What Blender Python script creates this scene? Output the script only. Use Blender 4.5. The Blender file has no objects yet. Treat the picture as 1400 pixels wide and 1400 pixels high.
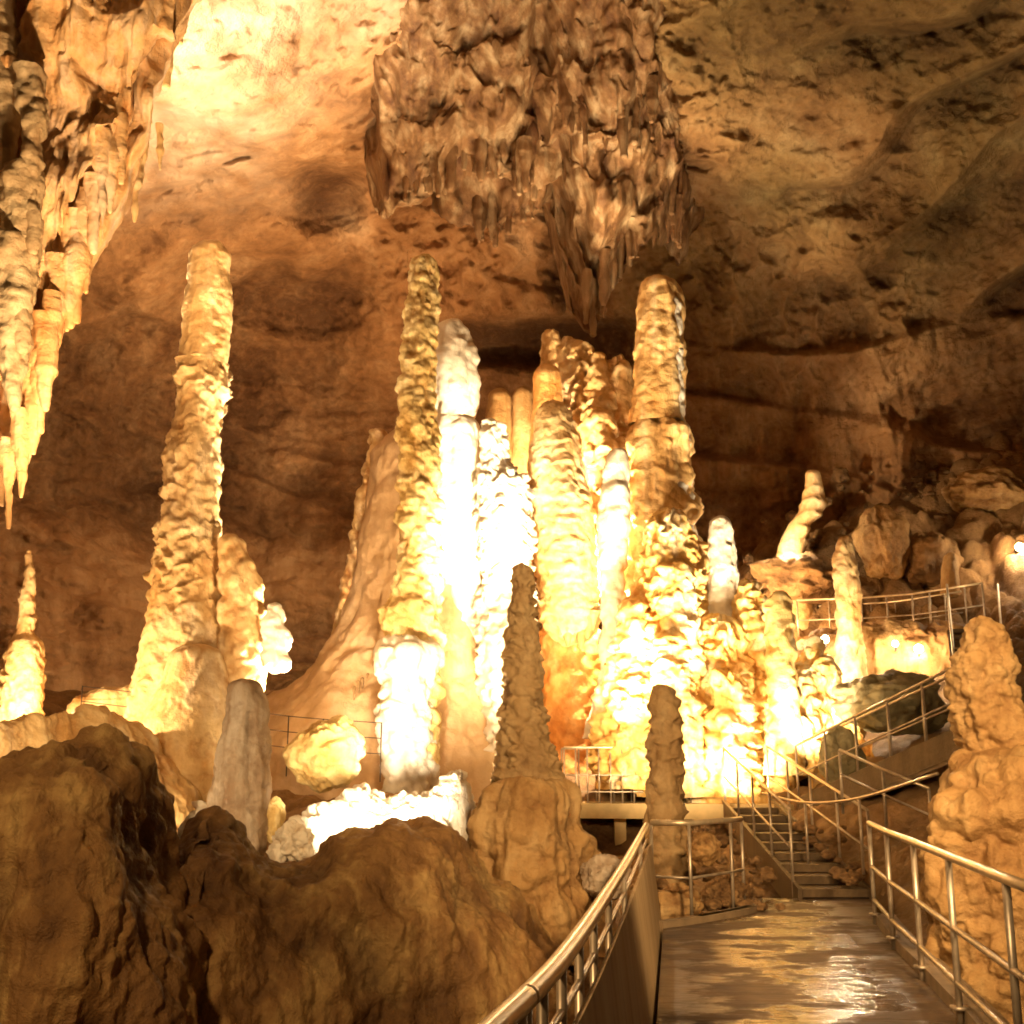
import bpy, math, random
import numpy as np
from mathutils import Vector
random.seed(7)
RNG = np.random.RandomState(11)
S = bpy.context.scene
COL = S.collection
# ------------------------------------------------------------------ camera model (metres; z=0 is the wet path)
F = 1600.0
TH = math.atan(355.0 / F)
CT, ST = math.cos(TH), math.sin(TH)
EYE = np.array([0.0, 0.0, 1.6])

def ray(px, py):
    px = np.asarray(px, float); py = np.asarray(py, float)
    u = (px - 700.0) / F; v = (700.0 - py) / F
    return np.stack([u, CT - v * ST, ST + v * CT], -1)

def at(px, py, D):
    """world point seen at a photo position, standing D metres away"""
    d = ray(px, py)
    return EYE + d * (np.asarray(D) / d[..., 1])[..., None]

def gr(px, py, z=0.0):
    d = ray(px, py)
    return EYE + d * ((z - EYE[2]) / d[2])

def mpp(py, D):
    v = (700.0 - py) / F
    return D / (CT - v * ST) / F

# ------------------------------------------------------------------ noise
_perm = RNG.permutation(256).astype(np.int64)
_perm = np.concatenate([_perm, _perm, _perm])
_g = RNG.normal(size=(256, 3)); _g /= np.linalg.norm(_g, axis=1)[:, None]
_g = _g.astype(np.float32)

def noise(P):
    P = np.asarray(P, np.float32)
    sh = P.shape[:-1]; P = P.reshape(-1, 3)
    i = np.floor(P).astype(np.int64); f = P - i; i &= 255
    w = f * f * f * (f * (f * 6 - 15) + 10)
    out = 0
    for dx in (0, 1):
        wx = w[:, 0] if dx else 1 - w[:, 0]
        for dy in (0, 1):
            wy = w[:, 1] if dy else 1 - w[:, 1]
            for dz in (0, 1):
                wz = w[:, 2] if dz else 1 - w[:, 2]
                h = _perm[_perm[_perm[(i[:, 0] + dx) & 255] + ((i[:, 1] + dy) & 255)] + ((i[:, 2] + dz) & 255)]
                g = _g[h]
                out = out + wx * wy * wz * (g[:, 0] * (f[:, 0] - dx) + g[:, 1] * (f[:, 1] - dy) + g[:, 2] * (f[:, 2] - dz))
    return (out * 1.6).reshape(sh)

def fbm(P, oct=4, lac=2.03, gain=0.5):
    P = np.asarray(P, np.float32); a = 1.0; s = 0; n = 0
    for k in range(oct):
        s = s + a * noise(P + 17.3 * k); n += a; a *= gain; P = P * lac
    return s / n

def ridged(P, oct=4):
    P = np.asarray(P, np.float32); a = 1.0; s = 0; n = 0
    for k in range(oct):
        s = s + a * (1 - 2 * np.abs(noise(P + 9.1 * k))); n += a; a *= .5; P = P * 2.1
    return s / n

def worley(P):
    P = np.asarray(P, np.float32); sh = P.shape[:-1]; P = P.reshape(-1, 3)
    b = np.floor(P).astype(np.int64); best = np.full(len(P), 9.0, np.float32); sec = best.copy()
    for dx in (-1, 0, 1):
        for dy in (-1, 0, 1):
            for dz in (-1, 0, 1):
                c = b + np.array([dx, dy, dz]); cc = c & 255
                h = _perm[_perm[_perm[cc[:, 0]] + cc[:, 1]] + cc[:, 2]]
                q = c + 0.5 + _g[h] * 0.55
                d = ((q - P) ** 2).sum(1)
                sec = np.minimum(sec, np.maximum(best, d)); best = np.minimum(best, d)
    return np.sqrt(best).reshape(sh), np.sqrt(sec).reshape(sh)

def sstep(a, b, x):
    t = np.clip((x - a) / (b - a), 0, 1); return t * t * (3 - 2 * t)

# ------------------------------------------------------------------ materials
def nd(t, typ, **kw):
    n = t.nodes.new(typ)
    for k, v in kw.items(): setattr(n, k, v)
    return n

def rock(name, cols, dark, scale=1.0, rough=0.62, bump=0.5, crevice_shade=0.75, streak=0.4, sss=0.0, strata=0.0):
    """limestone: cols = three tones mixed by noise, dark = painted crevice shade (driven by the relief attribute 'cav')"""
    m = bpy.data.materials.new(name); m.use_nodes = True; t = m.node_tree; L = t.links.new
    b = t.nodes['Principled BSDF']
    geo = nd(t, 'ShaderNodeNewGeometry')
    n1 = nd(t, 'ShaderNodeTexNoise'); n1.inputs['Scale'].default_value = 0.55 * scale; n1.inputs['Detail'].default_value = 8; n1.inputs['Roughness'].default_value = 0.65
    n1.inputs['Distortion'].default_value = 0.6
    L(geo.outputs['Position'], n1.inputs['Vector'])
    mp = nd(t, 'ShaderNodeMapping'); mp.inputs['Scale'].default_value = (2.6 * scale, 2.6 * scale, 0.28 * scale)
    if strata: mp.inputs['Scale'].default_value = (0.35 * scale, 0.35 * scale, 2.6 * scale); mp.inputs['Rotation'].default_value = (0, .25, 0)
    L(geo.outputs['Position'], mp.inputs['Vector'])
    n2 = nd(t, 'ShaderNodeTexNoise'); n2.inputs['Scale'].default_value = 1.0; n2.inputs['Detail'].default_value = 7; n2.inputs['Roughness'].default_value = 0.6
    L(mp.outputs[0], n2.inputs['Vector'])
    mx = nd(t, 'ShaderNodeMix'); mx.data_type = 'FLOAT'; mx.inputs[0].default_value = streak
    L(n1.outputs[0], mx.inputs[2]); L(n2.outputs[0], mx.inputs[3])
    cr = nd(t, 'ShaderNodeValToRGB'); e = cr.color_ramp.elements
    e[0].position = 0.34; e[0].color = (*cols[0], 1); e[1].position = 0.66; e[1].color = (*cols[2], 1)
    k = e.new(0.5); k.color = (*cols[1], 1)
    L(mx.outputs[0], cr.inputs[0])
    n3 = nd(t, 'ShaderNodeTexNoise'); n3.inputs['Scale'].default_value = 7 * scale; n3.inputs['Detail'].default_value = 6; n3.inputs['Roughness'].default_value = 0.7
    L(geo.outputs['Position'], n3.inputs['Vector'])
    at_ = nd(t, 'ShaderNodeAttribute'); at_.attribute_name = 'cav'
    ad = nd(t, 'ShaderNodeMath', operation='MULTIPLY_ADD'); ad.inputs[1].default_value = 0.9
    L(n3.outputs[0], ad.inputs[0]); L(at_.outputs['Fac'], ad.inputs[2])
    mr = nd(t, 'ShaderNodeMapRange'); mr.inputs[1].default_value = 0.46; mr.inputs[2].default_value = 1.06; mr.inputs[3].default_value = crevice_shade; mr.inputs[4].default_value = 0.0  # low cav values darken: crevice shade put into the colour
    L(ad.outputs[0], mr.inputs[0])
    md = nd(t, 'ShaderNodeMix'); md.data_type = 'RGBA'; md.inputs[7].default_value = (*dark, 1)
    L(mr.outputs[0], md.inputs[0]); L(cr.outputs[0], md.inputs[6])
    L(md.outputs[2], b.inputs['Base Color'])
    rr = nd(t, 'ShaderNodeMapRange'); rr.inputs[3].default_value = rough - 0.18; rr.inputs[4].default_value = rough + 0.16
    L(n1.outputs[0], rr.inputs[0]); L(rr.outputs[0], b.inputs['Roughness'])
    b.inputs['Specular IOR Level'].default_value = 0.35
    n4 = nd(t, 'ShaderNodeTexNoise'); n4.inputs['Scale'].default_value = 14 * scale; n4.inputs['Detail'].default_value = 7; n4.inputs['Roughness'].default_value = 0.65
    L(geo.outputs['Position'], n4.inputs['Vector'])
    a2 = nd(t, 'ShaderNodeMath', operation='MULTIPLY_ADD'); a2.inputs[1].default_value = 1.6
    L(n3.outputs[0], a2.inputs[0]); L(n4.outputs[0], a2.inputs[2])
    bp = nd(t, 'ShaderNodeBump'); bp.inputs['Strength'].default_value = bump; bp.inputs['Distance'].default_value = 0.05 / scale
    L(a2.outputs[0], bp.inputs['Height']); L(bp.outputs[0], b.inputs['Normal'])
    return m

def plain(name, col, rough=0.4, metal=0.0, bump=0.1, var=0.25, scale=6.0, emit=None):
    m = bpy.data.materials.new(name); m.use_nodes = True; t = m.node_tree; L = t.links.new
    b = t.nodes['Principled BSDF']; geo = nd(t, 'ShaderNodeNewGeometry')
    n = nd(t, 'ShaderNodeTexNoise'); n.inputs['Scale'].default_value = scale; n.inputs['Detail'].default_value = 6
    L(geo.outputs['Position'], n.inputs['Vector'])
    cr = nd(t, 'ShaderNodeValToRGB'); e = cr.color_ramp.elements
    e[0].position = .3; e[1].position = .7
    e[0].color = (*[c * (1 - var) for c in col], 1); e[1].color = (*[c * (1 + var) for c in col], 1)
    L(n.outputs[0], cr.inputs[0]); L(cr.outputs[0], b.inputs['Base Color'])
    b.inputs['Roughness'].default_value = rough; b.inputs['Metallic'].default_value = metal
    bp = nd(t, 'ShaderNodeBump'); bp.inputs['Strength'].default_value = bump; bp.inputs['Distance'].default_value = 0.02
    L(n.outputs[0], bp.inputs['Height']); L(bp.outputs[0], b.inputs['Normal'])
    if emit:
        b.inputs['Emission Color'].default_value = (*emit[0], 1); b.inputs['Emission Strength'].default_value = emit[1]
    return m

M = {}
M['wall'] = rock('cave_wall_rock', [(.17, .073, .024), (.39, .205, .085), (.57, .355, .18)], (.052, .018, .005), scale=.6, rough=.75, bump=.7, crevice_shade=.8, streak=.45)
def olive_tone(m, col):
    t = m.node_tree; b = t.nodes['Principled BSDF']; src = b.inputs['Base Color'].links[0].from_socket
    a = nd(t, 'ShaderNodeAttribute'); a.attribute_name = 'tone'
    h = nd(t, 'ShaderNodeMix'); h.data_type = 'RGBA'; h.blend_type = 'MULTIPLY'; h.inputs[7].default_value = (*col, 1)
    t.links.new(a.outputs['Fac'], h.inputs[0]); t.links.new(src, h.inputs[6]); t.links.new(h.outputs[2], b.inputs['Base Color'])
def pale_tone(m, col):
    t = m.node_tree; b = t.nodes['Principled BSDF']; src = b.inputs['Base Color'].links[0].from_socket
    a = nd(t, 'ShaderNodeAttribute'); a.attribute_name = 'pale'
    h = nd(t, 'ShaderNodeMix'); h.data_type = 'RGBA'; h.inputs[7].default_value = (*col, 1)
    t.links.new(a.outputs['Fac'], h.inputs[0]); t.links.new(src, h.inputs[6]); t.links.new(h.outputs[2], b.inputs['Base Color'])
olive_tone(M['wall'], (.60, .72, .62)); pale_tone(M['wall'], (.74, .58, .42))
M['ochre'] = rock('ochre_flowstone', [(.46, .17, .03), (.64, .31, .08), (.76, .50, .22)], (.24, .065, .006), scale=1.0, bump=.45, crevice_shade=.9)  # orange dark tones from here paint bounced light into the recesses
M['honey'] = rock('honey_flowstone', [(.56, .27, .07), (.72, .46, .18), (.82, .64, .37)], (.34, .13, .02), scale=1.3, bump=.45, crevice_shade=.9, streak=.6)
M['cream'] = rock('cream_flowstone', [(.56, .30, .09), (.72, .50, .23), (.80, .65, .42)], (.34, .125, .015), scale=1.3, bump=.4, crevice_shade=.85)
M['white'] = rock('white_calcite', [(.72, .64, .50), (.80, .73, .60), (.85, .80, .70)], (.42, .28, .13), scale=1.1, bump=.35, crevice_shade=.6)
M['yellow'] = rock('yellow_popcorn_calcite', [(.60, .36, .10), (.76, .57, .24), (.86, .75, .48)], (.38, .18, .025), scale=1.6, bump=.5, crevice_shade=.95)
M['heap'] = rock('white_and_orange_flowstone', [(.52, .19, .02), (.76, .50, .16), (.90, .83, .64)], (.42, .14, .008), scale=1.9, bump=.5, crevice_shade=.95)
M['pale'] = rock('pale_stalactite_rock', [(.26, .15, .06), (.42, .31, .17), (.56, .46, .29)], (.15, .06, .015), scale=1.5, bump=.5)
M['smooth'] = rock('smooth_tan_flowstone', [(.52, .33, .16), (.62, .42, .23), (.70, .52, .33)], (.36, .19, .07), scale=1.2, bump=.3, crevice_shade=.55)
M['grey'] = rock('grey_calcite', [(.24, .13, .06), (.42, .32, .22), (.56, .48, .38)], (.13, .06, .025), scale=1.5, bump=.5, streak=.7)
M['brown'] = rock('brown_wet_stalagmite', [(.24, .135, .05), (.40, .26, .115), (.55, .40, .21)], (.10, .042, .011), scale=1.5, bump=.5, rough=.55)
M['tan'] = rock('tan_flowstone', [(.22, .105, .03), (.42, .245, .09), (.58, .40, .19)], (.13, .045, .010), scale=1.7, bump=.6, crevice_shade=.9)
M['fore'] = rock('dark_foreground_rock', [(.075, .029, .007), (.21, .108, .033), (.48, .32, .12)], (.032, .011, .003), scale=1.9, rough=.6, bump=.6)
M['ground'] = rock('cave_ground', [(.15, .075, .026), (.28, .155, .06), (.42, .26, .12)], (.045, .018, .006), scale=1.1, rough=.7, bump=.8)
M['drape'] = rock('hanging_drapery', [(.09, .034, .012), (.24, .13, .055), (.46, .34, .20)], (.03, .009, .003), scale=1.0, rough=.65, bump=.5, streak=.75)
M['mossy'] = rock('greenish_rock', [(.16, .13, .06), (.27, .22, .11), (.36, .29, .15)], (.06, .04, .015), scale=1.4, bump=.6)
M['steel'] = plain('worn_steel_tube', (.42, .34, .25), .38, .55, .05, .3, 9)
M['rail'] = plain('brushed_handrail', (.62, .50, .33), .33, .6, .04, .2, 9)
M['panel'] = rock('weathered_parapet_sheet', [(.28, .18, .09), (.42, .29, .15), (.52, .39, .22)], (.22, .13, .06), scale=2.4, rough=.6, bump=.12, crevice_shade=.3, streak=.8)
M['concrete'] = plain('concrete', (.23, .16, .09), .7, 0, .3, .3, 5)
M['stair'] = rock('shaded_stair_concrete', [(.07, .042, .018), (.12, .075, .034), (.20, .13, .065)], (.035, .017, .007), scale=2.2, rough=.6, bump=.5, crevice_shade=.6)  # concrete with the shadow on the flights and dirt put into its colour
M['ycon'] = plain('yellowed_concrete', (.55, .40, .18), .7, 0, .3, .2, 4)
M['black'] = plain('lamp_housing', (.03, .03, .03), .45, .3)
M['lens'] = plain('lamp_lens', (.8, .7, .5), .2, 0, 0, .1, 5, ((1., .80, .45), 60.0))
M['cable'] = plain('dark_wire', (.06, .04, .03), .5, .4)

def wet_path():
    m = bpy.data.materials.new('wet_concrete_path'); m.use_nodes = True; t = m.node_tree; L = t.links.new
    b = t.nodes['Principled BSDF']; geo = nd(t, 'ShaderNodeNewGeometry')
    mp = nd(t, 'ShaderNodeMapping'); mp.inputs['Scale'].default_value = (.9, 1.05, 1); L(geo.outputs['Position'], mp.inputs['Vector'])
    n = nd(t, 'ShaderNodeTexNoise'); n.inputs['Scale'].default_value = 1.5; n.inputs['Detail'].default_value = 7; n.inputs['Roughness'].default_value = .62; L(mp.outputs[0], n.inputs['Vector'])
    cr = nd(t, 'ShaderNodeValToRGB'); e = cr.color_ramp.elements
    e[0].position = .47; e[0].color = (.13, .13, .13, 1); e[1].position = .55; e[1].color = (.66, .66, .66, 1)
    L(n.outputs[0], cr.inputs[0])
    # drier along both edges
    sx = nd(t, 'ShaderNodeSeparateXYZ'); L(geo.outputs['Position'], sx.inputs[0])
    ctr = nd(t, 'ShaderNodeMath', operation='MULTIPLY_ADD'); ctr.inputs[1].default_value = -0.155; ctr.inputs[2].default_value = -0.85
    L(sx.outputs['Y'], ctr.inputs[0])
    df = nd(t, 'ShaderNodeMath', operation='ADD'); L(sx.outputs['X'], df.inputs[0]); L(ctr.outputs[0], df.inputs[1])
    ab = nd(t, 'ShaderNodeMath', operation='ABSOLUTE'); L(df.outputs[0], ab.inputs[0])
    er = nd(t, 'ShaderNodeMapRange'); er.inputs[1].default_value = .45; er.inputs[2].default_value = .95; er.inputs[3].default_value = 0; er.inputs[4].default_value = .45
    L(ab.outputs[0], er.inputs[0])
    ra = nd(t, 'ShaderNodeMath', operation='ADD'); ra.use_clamp = True; L(cr.outputs[0], ra.inputs[0]); L(er.outputs[0], ra.inputs[1])
    L(ra.outputs[0], b.inputs['Roughness'])
    n2 = nd(t, 'ShaderNodeTexNoise'); n2.inputs['Scale'].default_value = 3.5; n2.inputs['Detail'].default_value = 8; L(geo.outputs['Position'], n2.inputs['Vector'])
    c2 = nd(t, 'ShaderNodeValToRGB'); e = c2.color_ramp.elements
    e[0].position = .3; e[0].color = (.05, .026, .010, 1); e[1].position = .7; e[1].color = (.12, .068, .028, 1)
    L(n2.outputs[0], c2.inputs[0]); L(c2.outputs[0], b.inputs['Base Color'])
    b.inputs['IOR'].default_value = 1.45; b.inputs['Specular IOR Level'].default_value = .9
    m3 = nd(t, 'ShaderNodeMapping'); m3.inputs['Scale'].default_value = (2.2, 5.5, 1); L(geo.outputs['Position'], m3.inputs['Vector'])
    n3 = nd(t, 'ShaderNodeTexNoise'); n3.inputs['Scale'].default_value = 1.6; n3.inputs['Detail'].default_value = 4; L(m3.outputs[0], n3.inputs['Vector'])
    bp = nd(t, 'ShaderNodeBump'); bp.inputs['Strength'].default_value = .5; bp.inputs['Distance'].default_value = .06
    L(n3.outputs[0], bp.inputs['Height']); L(bp.outputs[0], b.inputs['Normal'])
    return m
M['path'] = wet_path()

# ------------------------------------------------------------------ object helpers
def link_mesh(name, V, Q, mat, parent=None, loc=None, cav=None, smooth=True, tri=None):
    """V verts (world), Q quads -> one mesh object whose origin is loc (world)"""
    V = np.asarray(V, np.float32)
    if loc is None: loc = V.mean(0)
    loc = np.asarray(loc, float)
    me = bpy.data.meshes.new(name)
    nq = len(Q); nt = 0 if tri is None else len(tri)
    me.vertices.add(len(V)); me.vertices.foreach_set('co', (V - loc.astype(np.float32)).ravel())
    li = np.asarray(Q, np.int32).reshape(-1)
    st = np.arange(nq, dtype=np.int32) * 4
    if nt:
        li = np.concatenate([li, np.asarray(tri, np.int32).reshape(-1)])
        st = np.concatenate([st, nq * 4 + np.arange(nt, dtype=np.int32) * 3])
    me.loops.add(len(li)); me.loops.foreach_set('vertex_index', li)
    me.polygons.add(nq + nt); me.polygons.foreach_set('loop_start', st)
    me.update(calc_edges=True)
    me.polygons.foreach_set('use_smooth', np.full(nq + nt, smooth))
    if cav is not None:
        a = me.attributes.new('cav', 'FLOAT', 'POINT'); a.data.foreach_set('value', np.asarray(cav, np.float32).ravel())
    me.materials.append(mat)
    o = bpy.data.objects.new(name, me); COL.objects.link(o)
    if parent is not None:
        o.parent = parent; o.location = Vector(loc - np.array(parent.location))
    else:
        o.location = Vector(loc)
    return o

def empty(name, loc):
    o = bpy.data.objects.new(name, None); COL.objects.link(o); o.location = Vector(np.asarray(loc, float)); o.empty_display_size = .2
    return o

def tag(o, label, cat, group=None):
    o['label'] = label; o['category'] = cat
    if group: o['group'] = group
    return o

def structure(o): o['kind'] = 'structure'; return o

class MB:
    """collects pieces into one mesh"""
    def __init__(s): s.V = []; s.Q = []; s.T = []; s.C = []; s.n = 0
    def add(s, V, Q, cav=None, tri=None):
        V = np.asarray(V, np.float32).reshape(-1, 3)
        s.V.append(V); s.Q.append(np.asarray(Q, np.int64).reshape(-1, 4) + s.n)
        if tri is not None: s.T.append(np.asarray(tri, np.int64).reshape(-1, 3) + s.n)
        s.C.append(np.full(len(V), .5, np.float32) if cav is None else np.asarray(cav, np.float32).ravel()); s.n += len(V)
        return s
    def build(s, name, mat, parent=None, loc=None, smooth=True):
        return link_mesh(name, np.concatenate(s.V), np.concatenate(s.Q), mat, parent, loc, np.concatenate(s.C), smooth, np.concatenate(s.T) if s.T else None)

def grid_faces(N, Mc, wrap=False):
    i = np.arange(N - 1)[:, None]; j = np.arange(Mc if wrap else Mc - 1)[None, :]
    a = i * Mc + j; b = i * Mc + (j + 1) % Mc; c = (i + 1) * Mc + (j + 1) % Mc; d = (i + 1) * Mc + j
    return np.stack([a, b, c, d], -1).reshape(-1, 4)

def grid_normals(P, wrap=False):
    if wrap:
        du = np.roll(P, -1, 1) - np.roll(P, 1, 1)
    else:
        du = np.gradient(P, axis=1)
    dv = np.gradient(P, axis=0)
    n = np.cross(du, dv); l = np.linalg.norm(n, axis=-1, keepdims=True); l[l < 1e-9] = 1
    return n / l

def relief(P, th, z, r, cup=None, shelf=None, pop=None, flute=None, nz=None, seed=0.0):
    """total outward displacement (m) and cavity value 0..1"""
    d = np.zeros(P.shape[:-1]); c = np.zeros_like(d); wsum = 0
    Ps = P + seed * np.array([3.1, 1.7, 2.3])
    if nz:
        a, f = nz; n = fbm(Ps * f, 4); d += a * n; c += 0.5 * n; wsum += .5
    if flute:
        a, f = flute; q = Ps * np.array([f, f, f * .10]); n = ridged(q, 3); d += a * n; c += .7 * n; wsum += .7
    for spec, sgn in ((cup, 1), (shelf, -1)):
        if not spec: continue
        a, per = spec[:2]; jit = spec[2] if len(spec) > 2 else .7
        w = noise(Ps * np.array([.5, .5, .35]) / per) * jit * .5 + fbm(Ps / per * 1.7 + 5, 4) * (.25 + .6 * jit)
        w = w + .75 * jit * noise(Ps * np.array([1.7, 1.7, .12]) / per + 71) + .4 * noise(Ps * np.array([.8, .8, .06]) / per + 37)
        ph = sgn * z / per + w
        k = np.floor(ph); fr = ph - k
        q = np.stack([Ps[..., 0] / per * 1.5, Ps[..., 1] / per * 1.5, k * 7.31 + 0.5], -1)
        tip = noise(q); fr = np.clip(fr + .22 * tip * np.sin(math.pi * fr), 0, 1)
        saw = np.where(fr < .84, (fr / .84) ** 1.5, (1 - fr) / .16)
        amp = (.2 + 1.5 * np.clip(tip + .3, 0, 1)) * (.3 + .8 * sstep(-.25, .2, noise(Ps * np.array([.5, .5, .22]) / per + 13)))
        d += a * (saw - .35) * amp; c += .9 * (saw - .42) * np.clip(amp, .4, 1.2); wsum += .4
    if pop:
        a, f = pop; f1, f2 = worley(Ps * f); b = np.clip(1 - (f1 / .62) ** 2, 0, 1) ** .6
        g1, _ = worley(Ps * f * 2.3 + 11); b2 = np.clip(1 - (g1 / .62) ** 2, 0, 1) ** .6
        m = .35 + .65 * sstep(-.25, .25, noise(Ps * f * .28 + 3))
        h1, _ = worley(Ps * f * 4.7 + 23); b3 = np.clip(1 - (h1 / .62) ** 2, 0, 1)
        d += a * m * (b - .35) + a * .42 * (b2 - .35) + a * .16 * (b3 - .3); c += .75 * (b - .5) + .55 * (b2 - .5) + .2 * (b3 - .4); wsum += .6
    fine = fbm(Ps * 6.5, 3); d += .022 * fine; c += .25 * fine
    return d, np.clip(.5 + .5 * c / max(wsum, .5), 0, 1)

def lathe(prof, D, cap='top', dsc=1.0, res=2.3, wob=.0, seed=0., capk=.9, **rel):
    """solid grown around a vertical axis; prof = [(photo row, left, right)], standing D metres away"""
    prof = np.array(prof, float)
    py = prof[:, 0]; n = max(24, int((py[-1] - py[0]) / res))
    t = np.linspace(0, 1, n)
    if cap in ('top', 'both'): t = np.concatenate([np.linspace(0, 1, 14)[:-1] ** 2 * (8.0 / n), t[t >= 8.0 / n]])
    if cap in ('bottom', 'both'): t = np.concatenate([t[t <= 1 - 8.0 / n], 1 - (np.linspace(1, 0, 14)[1:] ** 2) * (8.0 / n)])
    rows = py[0] + t * (py[-1] - py[0])
    xl = np.interp(rows, py, prof[:, 1]); xr = np.interp(rows, py, prof[:, 2])
    hw = (xr - xl) / 2; cx = (xl + xr) / 2
    if cap in ('top', 'both'):
        ch = capk * hw[:1].max(); dd = rows - rows[0]; hw = hw * np.sqrt(np.clip(1 - (1 - np.clip(dd / ch, 0, 1)) ** 2, 0, 1))
    if cap in ('bottom', 'both'):
        ch = capk * hw[-1]; dd = rows[-1] - rows; hw = hw * np.sqrt(np.clip(1 - (1 - np.clip(dd / ch, 0, 1)) ** 2, 0, 1))
    C = at(cx, rows, np.full(len(rows), float(D)))
    R = hw * mpp(rows, D)
    mc = int(np.clip(math.pi * 2 * np.percentile(hw, 85) / 2.6, 40, 420))
    th = np.linspace(0, 2 * math.pi, mc, endpoint=False)
    P = np.empty((len(rows), mc, 3))
    P[..., 0] = C[:, None, 0] + R[:, None] * np.cos(th)
    P[..., 1] = C[:, None, 1] + R[:, None] * dsc * np.sin(th)
    P[..., 2] = C[:, None, 2]
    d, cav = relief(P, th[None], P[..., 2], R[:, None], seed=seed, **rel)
    Nn = np.empty_like(P); Nn[..., 0] = np.cos(th); Nn[..., 1] = np.sin(th)
    sl = -np.gradient(R) / np.where(np.abs(np.gradient(C[:, 2])) < 1e-6, -1e-6, np.gradient(C[:, 2]))
    Nn[..., 2] = np.clip(-sl * -1, -3, 3)[:, None] * (1 if cap != 'bottom' else 1)
    Nn /= np.linalg.norm(Nn, axis=-1, keepdims=True)
    lim = np.minimum(1, (R / max(1e-6, np.percentile(R, 60))) ** .7)[:, None]
    d = d * (.25 + .75 * lim) * np.where(R[:, None] < 1e-4, .3, 1)
    if np.gradient(R).size and R[0] < 1e-5: d[0] = d[0].mean()
    if R[-1] < 1e-5: d[-1] = d[-1].mean()
    P = P + Nn * d[..., None]
    return P.reshape(-1, 3), grid_faces(len(rows), mc, True), cav.ravel()

def blob(c, rad, n=64, seed=0., amp=.25, f=1.2, pop=None, flat=.0, nz2=.08):
    """boulder"""
    a = np.linspace(0, math.pi, n); b = np.linspace(0, 2 * math.pi, 2 * n, endpoint=False)
    d = np.stack([np.sin(a)[:, None] * np.cos(b), np.sin(a)[:, None] * np.sin(b), np.cos(a)[:, None] * np.ones_like(b)], -1)
    d2 = d + seed * 7.3
    f1, f2 = worley(d2 * f * .9); 
    k = 1 + amp * fbm(d2 * f, 4) * 1.5 - amp * .9 * np.clip(.35 - (f2 - f1), 0, 1) + nz2 * fbm(d2 * f * 4, 4)
    if pop: g, _ = worley(d2 * pop[1]); k = k + pop[0] * np.clip(1 - (g / .6) ** 2, 0, 1)
    P = np.asarray(c) + d * k[..., None] * np.asarray(rad)
    cav = np.clip(.5 + (k - 1) * 1.5, 0, 1)
    return P.reshape(-1, 3), grid_faces(n, 2 * n, True), cav.ravel()

def tube(pts, r, sides=8, closed_ends=True):
    pts = np.asarray(pts, float); n = len(pts)
    V = []
    for i in range(n):
        d = pts[min(i + 1, n - 1)] - pts[max(i - 1, 0)]; d /= np.linalg.norm(d)
        u = np.cross(d, [0, 0, 1.]); 
        if np.linalg.norm(u) < .05: u = np.array([1., 0, 0])
        u /= np.linalg.norm(u); w = np.cross(u, d)
        for k in range(sides):
            a = 2 * math.pi * k / sides; V.append(pts[i] + r * (math.cos(a) * u + math.sin(a) * w))
    Q = grid_faces(n, sides, True)
    V += [pts[0], pts[-1]]; T = []
    for k in range(sides):
        T.append((n * sides, (k + 1) % sides, k)); T.append((n * sides + 1, (n - 1) * sides + k, (n - 1) * sides + (k + 1) % sides))
    return np.array(V), Q, None, np.array(T)

def box8(P):
    """P: 8 corners, bottom 4 (ccw) then top 4"""
    return np.asarray(P, float), np.array([(0, 3, 2, 1), (4, 5, 6, 7), (0, 1, 5, 4), (1, 2, 6, 5), (2, 3, 7, 6), (3, 0, 4, 7)])

def bend(pts, k=6):
    """smooth polyline through pts"""
    pts = np.asarray(pts, float); n = len(pts)
    if n < 3: return pts
    out = []
    for i in range(n - 1):
        p0, p1, p2, p3 = pts[max(i - 1, 0)], pts[i], pts[i + 1], pts[min(i + 2, n - 1)]
        for s in np.linspace(0, 1, k, endpoint=False):
            out.append(.5 * (2 * p1 + (p2 - p0) * s + (2 * p0 - 5 * p1 + 4 * p2 - p3) * s * s + (3 * p1 - p0 - 3 * p2 + p3) * s ** 3))
    out.append(pts[-1]); return np.array(out)

def base_of(prof, D):
    q = prof[-1]; return at((q[1] + q[2]) / 2, q[0], D)

def stal(name, label, D, prof, mat, cat='stalagmite', group=None, **kw):
    V, Q, c = lathe(prof, D, **kw)
    o = link_mesh(name, V, Q, M[mat], None, base_of(prof, D), c)
    return tag(o, label, cat, group)

def part(root, name, D, prof, mat, **kw):
    V, Q, c = lathe(prof, D, **kw)
    return link_mesh(name, V, Q, M[mat], root, base_of(prof, D), c)

# ================================================================== SETTING
def interp_surface(ctrl, X, Y, eps=1e-6):
    """thin-plate spline through control points (x, y, value)"""
    ctrl = np.array(ctrl, float); s = max(np.ptp(ctrl[:, 0]), np.ptp(ctrl[:, 1])); A = ctrl[:, :2] / s; n = len(A)
    def U(r2): return np.where(r2 > 0, .5 * r2 * np.log(r2 + 1e-20), 0)
    K = U(((A[:, None] - A[None]) ** 2).sum(-1)) + np.eye(n) * 2e-4
    Pm = np.concatenate([np.ones((n, 1)), A], 1)
    L = np.zeros((n + 3, n + 3)); L[:n, :n] = K; L[:n, n:] = Pm; L[n:, :n] = Pm.T
    w = np.linalg.solve(L, np.concatenate([ctrl[:, 2], np.zeros(3)]))
    x = X / s; y = Y / s; out = w[n] + w[n + 1] * x + w[n + 2] * y
    for i in range(n): out = out + w[i] * U((x - A[i, 0]) ** 2 + (y - A[i, 1]) ** 2)
    return out

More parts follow.
